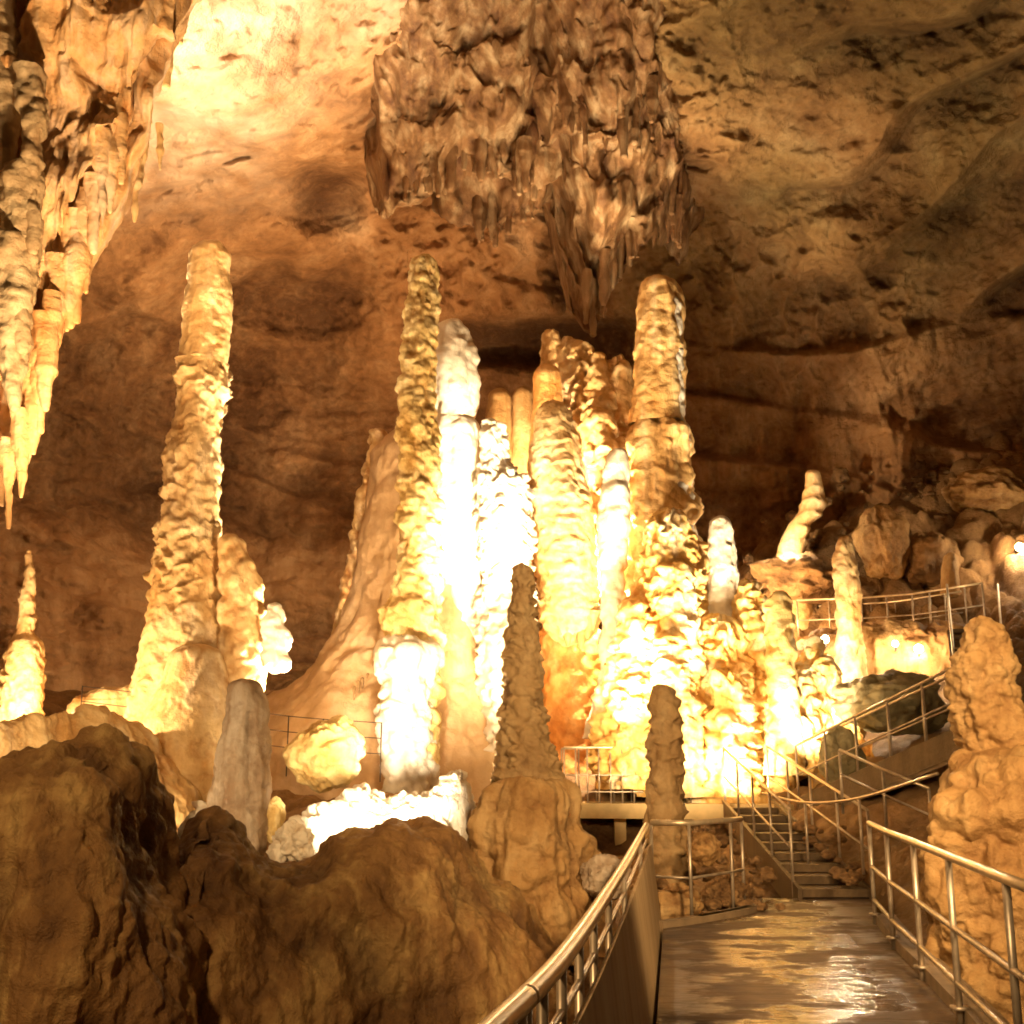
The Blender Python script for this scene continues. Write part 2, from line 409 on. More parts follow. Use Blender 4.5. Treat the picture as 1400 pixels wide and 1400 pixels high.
def cave_shell():
    """back wall and vault in one rock sheet; distance from the visitor's spot by direction"""
    def axis(a, b, lo, hi, s):
        return np.concatenate([np.linspace(a, lo, 26)[:-1], np.arange(lo, hi, s), np.linspace(hi, b, 26)])
    px = axis(-900, 2300, -20, 1420, 2.3); py = axis(-1000, 1250, -20, 930, 2.3)
    X, Y = np.meshgrid(px, py)
    ctrl = []
    rows = {-900: (8, 8, 8, 8, 8, 8, 8), -300: (13, 14, 15, 16, 16, 15, 13), 0: (17, 19, 21, 24, 23, 22, 20),
            150: (19, 23, 24, 27, 26, 25, 22), 300: (21, 27, 30, 32, 31, 28, 25), 450: (22, 30, 34, 35, 34, 31, 27),
            700: (22, 31, 36, 37, 36, 33, 28), 930: (22, 30, 34, 36, 35, 32, 27), 1250: (20, 28, 30, 32, 31, 28, 24)}
    for y, ds in rows.items():
        for x, d in zip((-800, 60, 350, 650, 900, 1200, 2000), ds): ctrl.append((x, y, d))
    D = interp_surface(ctrl, X, Y)
    D = np.clip(D, 6, 40)
    dr = ray(X, Y); 
    P0 = EYE + dr * (D / dr[..., 1])[..., None]
    disp = np.zeros_like(D)
    # broad lumps
    disp += 1.1 * fbm(P0 * .16, 3) + .45 * ridged(P0 * .35 + 4, 4)
    # crumbly pitted vault, upper left
    ml = (1 - sstep(380, 640, X)) * (1 - sstep(240, 420, Y))
    f1, f2 = worley(P0 * 1.1)
    disp += ml * (.34 * fbm(P0 * 1.3, 5) + .22 * np.clip(f1 - .35, 0, 1))
    # hanging flutes, centre and centre right
    mc = sstep(430, 560, X) * (1 - sstep(960, 1080, X)) * (1 - sstep(380, 560, Y))
    disp += -mc * (.55 * ridged(P0 * np.array([1.0, 1.0, .13]), 4) + .3)
    mw = sstep(930, 1000, X) * (1 - sstep(1230, 1300, X)) * sstep(260, 330, Y) * (1 - sstep(640, 720, Y))
    disp += -mw * .75 * ridged(P0 * np.array([.75, .75, .08]) + 8, 4)
    # inclined beds, upper right
    mr = sstep(1020, 1180, X) * (1 - sstep(380, 470, Y))
    q = (Y + .58 * X) / 150 + .5 * noise(P0 * .3); fr = q - np.floor(q)
    disp += mr * (1.15 * (np.where(fr < .82, 1 - fr / .82, (fr - .82) / .18)) - .4)
    mr2 = sstep(900, 1000, X) * (1 - sstep(380, 470, Y)); disp += mr2 * .22 * fbm(P0 * 1.0 + 3, 5)
    # ledges in the lower wall
    ms = sstep(300, 420, Y)
    q = P0[..., 2] / 2.3 + .09 * P0[..., 0] + .9 * noise(P0 * np.array([.13, .13, .3])); fr = q - np.floor(q)
    disp += ms * (.35 + .45 * sstep(850, 1000, X)) * (np.where(fr < .88, 1 - fr / .88, (fr - .88) / .12) - .5) * (.3 + .9 * np.clip(noise(P0 * .2 + 50) + .4, 0, 1))
    disp += ms * .35 * ridged(P0 * np.array([.5, .5, 1.1]) + 2, 4)
    # the lip where the vault ends above the dark recess, and an alcove in it
    disp += .5 * sstep(-12, 14, Y - (395 - .30 * (X - 330) * (X < 560) + 25 * noise(P0 * .5) * 2)) * (1 - sstep(150, 420, Y - 395)) * (1 - sstep(420, 620, X))
    disp += 1.1 * np.exp(-(((X - 450) / 46) ** 4 + ((Y - 268) / 42) ** 4))
    disp += 1.5 * np.exp(-(((X - 660) / 60) ** 2 + ((Y - 260) / 48) ** 2)) + 2.2 * np.exp(-(((X - 790) / 34) ** 2 + ((Y - 350) / 80) ** 2))
    disp += 1.8 * np.exp(-(((X - 730) / 150) ** 4 + ((Y - 470) / 30) ** 4))
    disp += (.07 + .08 * sstep(600, 900, X)) * fbm(P0 * 2.4, 4) + 1.5 * (1 - sstep(560, 760, X)) * sstep(330, 450, Y) * fbm(P0 * np.array([.14, .14, .2]) + 77, 2) + .10 * ridged(P0 * np.array([1.6, 1.6, .5]), 3) * sstep(300, 700, X)
    P = EYE + dr * ((D + disp) / dr[..., 1])[..., None]
    from_blur = disp - fbm(P0 * .16, 3) * 1.1
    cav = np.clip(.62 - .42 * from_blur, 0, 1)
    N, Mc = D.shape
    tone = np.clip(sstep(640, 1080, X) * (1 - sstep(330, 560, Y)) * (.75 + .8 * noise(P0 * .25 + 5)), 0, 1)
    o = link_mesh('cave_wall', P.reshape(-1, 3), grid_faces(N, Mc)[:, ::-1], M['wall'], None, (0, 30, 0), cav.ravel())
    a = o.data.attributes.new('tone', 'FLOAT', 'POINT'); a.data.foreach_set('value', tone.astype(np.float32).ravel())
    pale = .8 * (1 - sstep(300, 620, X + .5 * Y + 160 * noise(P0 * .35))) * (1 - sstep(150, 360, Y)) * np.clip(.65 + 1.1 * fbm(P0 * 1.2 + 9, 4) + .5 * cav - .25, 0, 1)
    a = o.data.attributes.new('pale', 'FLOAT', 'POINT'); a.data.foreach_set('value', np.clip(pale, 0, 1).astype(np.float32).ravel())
    structure(o)
cave_shell()

def ground():
    pts = [(-100, 1030, 16), (100, 1010, 20), (225, 1165, 19.5), (320, 1180, 17), (450, 1100, 19), (560, 1100, 21), (390, 1010, 25),
           (620, 1120, 19), (700, 1200, 17), (760, 1230, 17), (640, 1190, 15), (820, 1030, 25), (830, 1215, 18), (800, 1190, 20.5), (900, 1100, 23), (1050, 1075, 24), (980, 1075, 25),
           (1100, 1150, 19), (960, 1280, 14.8), (1100, 1075, 22.5), (1150, 1060, 21), (1250, 1010, 21.5), (1220, 930, 24.5), (1130, 920, 25.5), (1150, 870, 27.5), (1290, 865, 27.5), (1080, 770, 29.5), (1060, 760, 32), (1200, 800, 28.5),
           (1290, 790, 28.5), (1400, 820, 26), (1400, 690, 29), (1400, 580, 32), (1250, 640, 33), (1150, 720, 33), (1700, 500, 28), (1600, 800, 22),
           (700, 960, 32), (400, 930, 33), (100, 950, 31), (-300, 900, 28), (-400, 1040, 15), (1420, 960, 21), (1500, 1100, 15)]
    ctrl = []
    for a, b, D in pts: q = at(a, b, D); ctrl.append((q[0], q[1], q[2]))
    for x, y, z in ((-8, 6, .2), (-3, 6, -.6), (0, 6, -.5), (1.5, 8, -.5), (2, 12, -.5), (3, 14, -.45), (4, 16, -.4), (3.5, 8, -.6), (6, 9, -.7), (5, 12, -.4), (8, 6, -.3), (1.2, 12, -.6), (-.5, 10, -.4), (0, 2, -.6), (-5, 2, 0), (5, 2, -.5)): ctrl.append((x, y, z))
    x = np.concatenate([np.linspace(-32, -11, 50)[:-1], np.linspace(-11, 15, 620), np.linspace(15, 36, 50)[1:]]); y = np.concatenate([np.linspace(1, 9, 60)[:-1], np.linspace(9, 36, 560)])
    X, Y = np.meshgrid(x, y)
    Z = interp_surface(ctrl, X, Y)
    P = np.stack([X, Y, Z], -1)
    slope = sstep(4.5, 8, X) * sstep(22, 26, Y)
    f1, f2 = worley(P * np.array([1.0, 1.0, 1.0]) * .9); g1, g2 = worley(P * 2.1 + 7)
    st = np.clip(1 - (f1 / .65) ** 2, 0, 1) ** .6
    rub = .55 * st + .28 * np.clip(1 - (g1 / .65) ** 2, 0, 1) ** .6
    base = .22 * fbm(P * .8, 5) + .05 * fbm(P * 4, 3)
    near = 1 - sstep(13, 17, Y)
    P[..., 2] += base * (1 - .5 * near) + slope * (rub - .3) + (1 - slope) * (1 - near) * .22 * (rub - .3)
    P[..., 2] = np.where((X > -.5) & (X < 5.5) & (Y < 14.6), np.minimum(P[..., 2], -.12), P[..., 2])
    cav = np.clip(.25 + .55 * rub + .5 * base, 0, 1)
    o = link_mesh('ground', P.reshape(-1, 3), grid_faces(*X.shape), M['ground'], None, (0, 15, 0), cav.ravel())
    structure(o)
ground()

def sheet_prism(poly, z0, z1, name, mat):
    n = len(poly); V = [(p[0], p[1], z0) for p in poly] + [(p[0], p[1], z1) for p in poly]
    me = bpy.data.meshes.new(name)
    me.from_pydata(V, [], [tuple(range(n, 2 * n)), tuple(range(n - 1, -1, -1))] + [(i, (i + 1) % n, n + (i + 1) % n, n + i) for i in range(n)])
    me.materials.append(mat); o = bpy.data.objects.new(name, me); COL.objects.link(o); return o

_r = [gr(*p, 1.0) for p in ((880, 1134), (858, 1176), (826, 1228), (797, 1272), (761, 1320), (722, 1362), (688, 1394))]
LEFT = [(_r[-1][0] - .3, -1.)] + [(p[0] + .18, p[1]) for p in _r[::-1]]
END = [tuple(gr(960, 1262)[:2]), tuple(gr(1034, 1247)[:2])]
TOP = [tuple(gr(1042, 1228)[:2]), tuple(gr(1190, 1228)[:2])]
RIGHT = [tuple(gr(*p)[:2]) for p in ((1197, 1262), (1222, 1296), (1262, 1338), (1322, 1404), (1420, 1500))] + [(3.1, 4.), (2.9, 1.), (2.8, -1.)]
structure(sheet_prism(LEFT + END + TOP + RIGHT, -.3, 0.0, 'path', M['path']))
def strip_wall(line, w, h0, h1, name, mat, side=1, parent=None):
    line = bend([(p[0], p[1], 0) for p in line], 5); mb = []
    N = len(line); V = []
    for i in range(N):
        d = line[min(i + 1, N - 1)] - line[max(i - 1, 0)]; d /= np.linalg.norm(d); nrm = np.array([d[1], -d[0], 0]) * side * w
        a = line[i]; b = line[i] + nrm
        V += [(a[0], a[1], h0), (a[0], a[1], h1), (b[0], b[1], h1), (b[0], b[1], h0)]
    return MB().add(np.array(V), np.concatenate([grid_faces(N, 4, True), [(0, 1, 2, 3), (4 * N - 1, 4 * N - 2, 4 * N - 3, 4 * N - 4)]])).build(name, mat, parent, line[0], smooth=False)
kr = strip_wall(RIGHT, .20, -.35, .10, 'kerb', M['concrete'], -1); structure(kr)
kl = strip_wall(END + [TOP[0]] , .12, -.35, .07, 'kerb', M['concrete'], -1); structure(kl)
kl2 = strip_wall([LEFT[-1]] + END, .12, -.35, .07, 'kerb', M['concrete'], -1); structure(kl2)

# ================================================================== STALAGMITES
stal('stalagmite', 'slender jagged cream spire at the far left edge above the bright rock shelf', 19,
     [(752, 37, 43), (800, 31, 47), (840, 26, 48), (870, 19, 47), (878, 14, 56), (900, 10, 60), (940, 2, 57), (980, -5, 57), (1050, -20, 62)], 'cream',
     cup=(.07, .32), pop=(.03, 3), nz=(.04, 2), seed=1)

r = empty('stalagmite', at(255, 1165, 20))
tag(r, 'tall cream column at left with smooth rounded top and jagged palm trunk sides', 'stalagmite')
part(r, 'shaft', 20, [(332, 263, 313), (360, 260, 314), (420, 254, 313), (470, 250, 311), (484, 248, 310), (500, 247, 308)], 'cream', nz=(.09, 1.2), flute=(.035, 2.5), pop=(.025, 3), seed=2, res=2)
part(r, 'jagged_trunk', 20.02, [(496, 247, 309), (520, 245, 309), (560, 246, 303), (590, 240, 296), (604, 234, 296), (620, 231, 296), (660, 229, 295), (690, 227, 294), (720, 222, 296), (760, 216, 298), (800, 212, 304), (840, 207, 310), (880, 200, 315), (920, 190, 318), (960, 182, 320), (1000, 176, 325)], 'cream',
     cap='none', cup=(.13, .36, .8), pop=(.045, 3.4), nz=(.14, 1.3), flute=(.05, 2.2), seed=2.5, res=2)
part(r, 'side_column', 19.7, [(730, 303, 328), (760, 303, 342), (800, 300, 352), (840, 300, 360), (880, 300, 365), (920, 300, 362), (960, 300, 360)], 'cream', pop=(.10, 1.8), nz=(.06, 1.5), seed=3)
part(r, 'knob', 19.4, [(824, 366, 382), (850, 362, 389), (875, 362, 395), (905, 362, 394), (918, 364, 384)], 'white', cap='both', pop=(.10, 2.6), nz=(.05, 2), seed=4)
part(r, 'flowstone_foot', 19.3, [(880, 236, 300), (930, 222, 312), (960, 208, 318), (990, 190, 320), (1020, 176, 322), (1060, 168, 322), (1100, 172, 318), (1150, 180, 312)], 'cream', capk=.5, shelf=(.03, .5, .8), nz=(.07, 1.0), seed=5)
part(r, 'drip_shelf', 18.6, [(1098, 190, 300), (1114, 180, 316), (1130, 190, 308), (1142, 208, 262), (1154, 218, 236)], 'white', cap='bottom', dsc=.6, flute=(.10, 2.2), pop=(.06, 3), seed=6)
stal('stalagmite', 'pale grey fluted column standing in front of the tall left column', 16.8,
     [(928, 320, 352), (960, 316, 360), (1000, 309, 362), (1050, 299, 364), (1100, 293, 362), (1140, 289, 360), (1200, 285, 358)], 'grey', capk=.9, flute=(.09, 2.8), nz=(.08, 2), pop=(.03, 4), seed=7)
r = empty('stalagmite', at(560, 1120, 21)); tag(r, 'thin tall yellow knobbly pillar with a white foot, left of the white fluted column', 'stalagmite')
part(r, 'shaft', 21, [(350, 561, 596), (375, 559, 598), (420, 555, 598), (480, 550, 596), (540, 547, 594), (580, 543, 596), (620, 545, 598), (680, 547, 602), (740, 547, 602), (790, 540, 602), (820, 533, 602), (834, 519, 602), (850, 524, 602), (866, 528, 600), (890, 530, 602), (960, 540, 602), (1010, 545, 600), (1060, 545, 596), (1120, 545, 596)], 'yellow',
     pop=(.115, 3.1), nz=(.12, 1.5), seed=8, res=1.9)
part(r, 'white_foot', 20.8, [(872, 516, 590), (890, 513, 600), (908, 516, 600), (922, 522, 592), (960, 524, 588), (1010, 526, 590), (1060, 527, 592), (1085, 526, 592), (1125, 522, 596)], 'white', capk=.7, pop=(.13, 2.6), flute=(.07, 2), nz=(.16, 1.5), seed=8.4)
r = empty('flowstone_mound', at(540, 1080, 24))
tag(r, 'smooth tan flowstone mound flaring out behind the thin yellow pillar', 'flowstone mound')
part(r, 'mound', 24, [(585, 522, 602), (620, 508, 640), (680, 500, 655), (740, 492, 665), (800, 480, 672), (860, 466, 680), (900, 446, 690), (930, 416, 700), (955, 376, 706), (985, 340, 715), (1030, 300, 730), (1110, 280, 745)], 'smooth', dsc=.75, nz=(.26, .6), flute=(.08, 1.3), pop=(.035, 2.2), seed=9)
part(r, 'rim_crust', 24.1, [(585, 508, 532), (640, 498, 524), (700, 486, 514), (760, 476, 504), (800, 466, 494), (860, 456, 486), (890, 450, 480)], 'cream', pop=(.12, 2), cup=(.06, .4), seed=9.5)
mb = MB()
for k, (x, y0, y1, w) in enumerate(((484, 938, 966, 2.5), (490, 930, 976, 2.2), (496, 926, 962, 3), (503, 920, 950, 2.6), (478, 948, 972, 2.2), (508, 915, 940, 2.5), (487, 935, 958, 2))):
    mb.add(*lathe([(y0, x - w, x + w), (y1 - 12, x - w * .6, x + w * .6), (y1, x - 1.2, x + 1.2)], 22.05 + .1 * k, cap='both', nz=(.04, 3), seed=x))
mb.build('drip_fringe', M['brown'], r, at(490, 960, 22))
stal('stalagmite', 'white fluted column with dome top right behind the thin yellow pillar', 23.4,
     [(440, 600, 622), (455, 598, 634), (480, 597, 644), (520, 597, 649), (555, 597, 645), (574, 598, 638), (590, 597, 648), (640, 595, 656), (700, 593, 660), (760, 592, 660), (820, 604, 656), (880, 622, 662), (940, 640, 668), (1010, 655, 672)], 'white',
     flute=(.14, 1.7), pop=(.06, 2.2), nz=(.12, .9), seed=10)
stal('stalagmite', 'lumpy white stack of calcite ledges between the white column and the banded bulb', 22.8,
     [(575, 662, 688), (600, 658, 692), (630, 658, 692), (650, 655, 706), (664, 655, 720), (700, 657, 724), (760, 660, 724), (820, 660, 722), (900, 655, 720), (1040, 660, 725)], 'white',
     shelf=(.15, .34, 1.0), pop=(.14, 2.6), flute=(.06, 2), nz=(.06, 1.5), seed=11)
g = 'short brown posts behind the white column'
for k, (pf, lb) in enumerate((([(532, 668, 697), (560, 666, 698), (620, 662, 700), (720, 660, 705)], 'short brown rounded post just right of the white fluted column'),
                ([(530, 702, 728), (600, 700, 735), (720, 700, 740)], 'short brown rounded post between another brown post and the ragged ridge'))):
    stal('stalagmite', lb, 26.5, pf, 'tan', flute=(.04, 2), nz=(.04, 1.5), seed=12 + k, group=g)
r = empty('stalagmite', at(775, 1030, 23.6)); tag(r, 'broad cream bulb with fine horizontal bands above an orange flowstone foot', 'stalagmite')
part(r, 'banded_bulb', 23.5, [(548, 740, 773), (570, 731, 782), (600, 728, 791), (640, 725, 797), (680, 725, 805), (720, 727, 811), (760, 729, 813), (800, 735, 816), (840, 737, 818), (868, 745, 814), (882, 754, 806)], 'cream', cap='both', shelf=(.06, .24, .45), nz=(.12, 1.3), pop=(.04, 2.8), flute=(.03, 2), seed=14, res=1.9)
mb = MB()
for x, y1, w in ((766, 868, 9), (776, 884, 9), (785, 872, 10), (794, 889, 9), (803, 874, 9), (811, 862, 8)):
    mb.add(*lathe([(835, x - w, x + w), (y1 - 14, x - w * .6, x + w * .6), (y1, x - 1.5, x + 1.5)], 23.1, cap='bottom', nz=(.05, 3), flute=(.04, 3), seed=x))
mb.build('drip_teeth', M['tan'], r, at(790, 850, 23.1))
part(r, 'flowstone_foot', 24.9, [(842, 734, 826), (900, 736, 826), (1000, 740, 826), (1060, 735, 835)], 'ochre', shelf=(.07, .4, 1.2), pop=(.10, 1.5), nz=(.1, 1), seed=16)
mb = MB()
for k, (pf, dd) in enumerate((([(452, 742, 766), (500, 738, 772), (560, 734, 785), (780, 730, 800)], 0), ([(461, 764, 789), (520, 758, 800), (600, 760, 815), (780, 760, 820)], -.1), ([(470, 784, 807), (530, 772, 818), (640, 776, 832), (790, 780, 835)], -.3),
                        ([(482, 808, 829), (540, 796, 842), (640, 796, 850), (800, 795, 850)], -.5), ([(488, 830, 861), (560, 820, 868), (650, 815, 872), (820, 815, 875)], -.4), ([(560, 800, 835), (640, 795, 850), (800, 790, 860)], -1.0), ([(600, 815, 860), (700, 810, 868), (820, 805, 870)], -1.2))):
    mb.add(*lathe(pf, 26.6 + dd, shelf=(.24, .5, .8), pop=(.13, 2.0), nz=(.12, 1.2), seed=20 + k))
r = mb.build('stalagmite_ridge', M['cream'], None, at(800, 820, 26.5)); tag(r, 'ragged stepped ridge of fused short columns left of the tall rounded right column', 'stalagmite ridge')
V, Q, c = lathe([(500, 731, 764), (560, 728, 768), (640, 724, 770), (700, 720, 772)], 25.6, flute=(.07, 1.7), nz=(.04, 1.5), seed=26); link_mesh('orange_buttress', V, Q, M['ochre'], r, at(745, 700, 25.6), c)

r = empty('stalagmite', at(890, 1040, 24)); tag(r, 'tallest right column, orange with rounded top and white crust down its right side', 'stalagmite')
part(r, 'shaft', 24, [(378, 880, 920), (400, 876, 927), (450, 873, 931), (500, 870, 933), (560, 867, 933), (582, 863, 936)], 'honey', flute=(.08, 2.0), nz=(.10, 1.3), pop=(.05, 2.6), seed=30, res=1.9)
part(r, 'shelved_trunk', 24, [(576, 864, 934), (600, 863, 942), (640, 866, 938), (660, 862, 944), (720, 858, 946), (780, 850, 952), (850, 840, 955), (930, 830, 960), (1060, 822, 970)], 'honey', capk=.3, shelf=(.19, .95, .8), flute=(.14, 1.7), pop=(.11, 2.2), nz=(.1, 1), seed=31)
part(r, 'white_crust', 23.8, [(404, 908, 926), (450, 910, 932), (520, 912, 934), (570, 910, 935), (600, 906, 944), (630, 905, 940), (680, 912, 946), (740, 910, 950), (800, 915, 955), (860, 920, 958)], 'white', pop=(.10, 2.5), cup=(.05, .4), seed=32)
part(r, 'white_rib', 23.2, [(612, 836, 856), (650, 825, 858), (700, 820, 858), (760, 820, 856), (860, 822, 850), (940, 817, 850), (985, 802, 856), (1010, 800, 860)], 'white', pop=(.08, 1.6), shelf=(.08, .9), nz=(.06, 1), seed=33)

mb = MB()
for k, (pf, dd) in enumerate((([(700, 888, 938), (760, 880, 945), (800, 872, 948), (850, 858, 952), (900, 850, 955), (960, 842, 960), (1080, 830, 975)], 0), ([(846, 960, 1002), (900, 952, 1026), (950, 962, 1038), (1000, 962, 1050), (1100, 940, 1066)], -.2),
                        ([(800, 1010, 1034), (850, 1004, 1048), (900, 1004, 1060), (1000, 1008, 1070), (1100, 1002, 1085)], 0), ([(742, 949, 962), (800, 947, 966), (900, 944, 970)], .3), ([(905, 840, 878), (960, 828, 895), (1060, 818, 910)], -.3),
                        ([(820, 862, 884), (900, 856, 890), (990, 850, 900)], -.5), ([(860, 905, 930), (920, 898, 940), (1000, 890, 950), (1090, 885, 955)], -.8), ([(925, 985, 1012), (980, 975, 1022), (1090, 965, 1035)], -.9), ([(770, 912, 934), (860, 904, 944), (930, 900, 950)], -.55), ([(930, 1035, 1060), (1000, 1030, 1068), (1090, 1022, 1075)], -.6))):
    mb.add(*lathe(pf, 22.6 + dd, shelf=(.17, .34, 1.0), pop=(.17, 2.4), flute=(.20, 1.6), nz=(.12, 1), seed=40 + k))
tag(mb.build('flowstone_cascade', M['heap'], None, at(940, 1100, 22.5)), 'dazzling yellow heap of flowstone cascades at the foot of the tall right column', 'flowstone')
stal('stalagmite', 'stubby white stepped post standing on the bright heap, right of the tall right column', 22.9, [(705, 971, 999), (730, 969, 1002), (760, 968, 1006), (800, 967, 1008), (860, 962, 1010), (940, 957, 1014)], 'white', cup=(.07, .5), pop=(.06, 2), seed=47)
stal('stalagmite', 'rounded yellow post edged with white at the right end of the bright heap', 21.5, [(808, 1053, 1077), (840, 1047, 1083), (880, 1047, 1085), (920, 1046, 1088), (960, 1050, 1092), (1000, 1050, 1095), (1060, 1040, 1100)], 'yellow', shelf=(.08, .45), pop=(.07, 1.9), seed=48)
stal('stalagmite', 'thin cream post standing alone in front of the upper walkway railing', 24.3, [(732, 1146, 1164), (760, 1140, 1167), (790, 1141, 1173), (830, 1144, 1177), (870, 1144, 1177), (895, 1143, 1182), (935, 1135, 1190), (1000, 1125, 1200)], 'cream', pop=(.08, 2), cup=(.04, .4), nz=(.05, 1.5), seed=49)
stal('stalagmite', 'small leaning ringed cone with white foot, highest on the dark slope', 28.6, [(642, 1102, 1119), (670, 1100, 1126), (690, 1095, 1129), (705, 1089, 1124), (715, 1079, 1110), (735, 1069, 1103), (755, 1062, 1099), (775, 1060, 1102), (850, 1048, 1114), (910, 1040, 1122)], 'cream', cup=(.07, .36, .2), nz=(.04, 2), seed=50)
stal('stalagmite', 'tiny ochre stub on the rubble slope right of the boulders', 27.3, [(756, 1291, 1308), (780, 1290, 1309), (815, 1288, 1311)], 'tan', nz=(.05, 2), flute=(.03, 2), seed=51)
r = empty('stalagmite', at(730, 1400, 13.8)); tag(r, 'dark brown tapering stalagmite in front of the glow, ringed shaft on a broad tan stump', 'stalagmite')
part(r, 'ringed_shaft', 13.8, [(772, 704, 727), (800, 701, 729), (850, 695, 731), (900, 691, 737), (950, 688, 741), (1000, 684, 748), (1040, 679, 760), (1085, 670, 773)], 'brown', shelf=(.06, .15, .7), pop=(.05, 4.2), nz=(.03, 2.5), flute=(.014, 4), seed=52, res=1.8)
part(r, 'stump', 13.5, [(1076, 668, 772), (1100, 660, 778), (1130, 650, 786), (1170, 646, 796), (1250, 642, 815), (1400, 632, 850), (1560, 620, 880)], 'tan', capk=.35, flute=(.22, 2.0), nz=(.26, 1.4), pop=(.09, 2.8), seed=53)
r = stal('stalagmite', 'brown ringed post rising through the bend of the railing where the path ends', 15.8, [(938, 893, 920), (965, 890, 926), (990, 889, 928), (1030, 887, 930), (1100, 887, 934), (1150, 888, 940), (1300, 882, 948)], 'brown', capk=.6, shelf=(.075, .24, .5), nz=(.07, 2.0), pop=(.05, 3.4), flute=(.03, 3), seed=54, res=1.8)
r = empty('stalagmite', at(1390, 1480, 10.4)); tag(r, 'thick tan stalagmite at the right edge beside the path railing', 'stalagmite')
part(r, 'upper_trunk', 10.4, [(848, 1324, 1356), (870, 1315, 1371), (900, 1311, 1379), (930, 1308, 1385), (950, 1311, 1389), (970, 1319, 1394), (1000, 1323, 1397), (1050, 1326, 1404)], 'tan', pop=(.085, 4.2), flute=(.07, 3), nz=(.16, 1.8), cup=(.05, .22), seed=55, res=1.9)
part(r, 'lower_trunk', 10.3, [(1032, 1322, 1410), (1070, 1304, 1440), (1110, 1288, 1465), (1150, 1290, 1480), (1200, 1270, 1490), (1250, 1282, 1490), (1300, 1292, 1500), (1400, 1300, 1510), (1560, 1290, 1530)], 'tan', capk=.25, flute=(.20, 2.2), pop=(.10, 3.0), nz=(.26, 1.5), seed=56)

# ================================================================== HANGING FORMATIONS
def drape_sheet(outline, top, D, back, seed, lean=0.0, rag=16, fl=.5, lump=.5, f=.55, res=2.2, edge_back=1.6, under=.5):
    """a hanging sheet of fluted rock with a ragged lower lip that curls back under"""
    oc = np.array(outline, float); xs = np.arange(oc[0, 0], oc[-1, 0] + 1, res)
    q = np.stack([xs / 26.0, np.full_like(xs, seed), xs * 0], -1)
    bot = np.interp(xs, oc[:, 0], oc[:, 1]) + rag * (ridged(q, 4) - .2)
    m = int((np.median(bot) - top) / 2.4); mu = 40
    t = np.concatenate([np.linspace(0, 1, m), 1 + np.linspace(0, 1, mu + 1)[1:]])
    T, X = np.meshgrid(t, xs); Bt = bot[:, None]
    fr = np.clip(T, 0, 1); un = np.clip(T - 1, 0, 1)
    R = top + (Bt - top) * fr - under * 90 * un ** 1.3
    dep = D + lean * (1 - fr) + back * un ** .8
    P = at(X, R, dep)
    edge = np.minimum((X - xs[0]), (xs[-1] - X)); P[..., 1] += edge_back * (1 - sstep(0, 25 + 32 * edge_back * (edge_back > 2), edge)) ** 1.3
    Ps = P + seed
    r1 = ridged(Ps * np.array([f, f * .5, f * .12]), 4); l1 = fbm(Ps * f * .8, 4); r2 = ridged(Ps * np.array([2.4, 2.4, .25]), 3); f1, _ = worley(Ps * np.array([1.1, 1.1, .7]))
    d = fl * r1 + lump * l1 * 1.6 + .09 * r2 + .22 * (np.clip(1 - (f1 / .65) ** 2, 0, 1) - .4)
    P[..., 1] -= d * (1 - .6 * un); P[..., 0] += .25 * fbm(Ps * .9 + 40, 3); P[..., 2] += .25 * fbm(Ps * 1.1 + 60, 3) * (1 - un)
    cav = np.clip(.42 + .55 * d - .5 * un, 0, 1)
    return P.reshape(-1, 3), grid_faces(len(xs), len(t)), cav.ravel()
def hang(name, label, D, items, mat, seed, cat, sheets=(), **rel):
    mb = MB()
    for sh in sheets: mb.add(*drape_sheet(*sh[0], **sh[1]))
    for k, (x, w, y0, y1, dd) in enumerate(items):
        h = y1 - y0; j = RNG.uniform(-.12, .12, 6) * w
        pf = [(y0, x - w * .62, x + w * .62), (y0 + .3 * h, x - w * .52 + j[0], x + w * .52 + j[1]), (y0 + .6 * h, x - w * .40 + j[2], x + w * .40 + j[3]), (y0 + .85 * h, x - w * .22 + j[4] * .5, x + w * .22 + j[4] * .5), (y1, x - w * .06 + j[5] * .3, x + w * .06 + j[5] * .3)]
        mb.add(*lathe(pf, D + dd, cap='bottom', seed=seed + k * .37, res=2.6, **rel))
    o = mb.build(name, M[mat], None, at(items[0][0], items[0][2], D))
    return tag(o, label, cat)
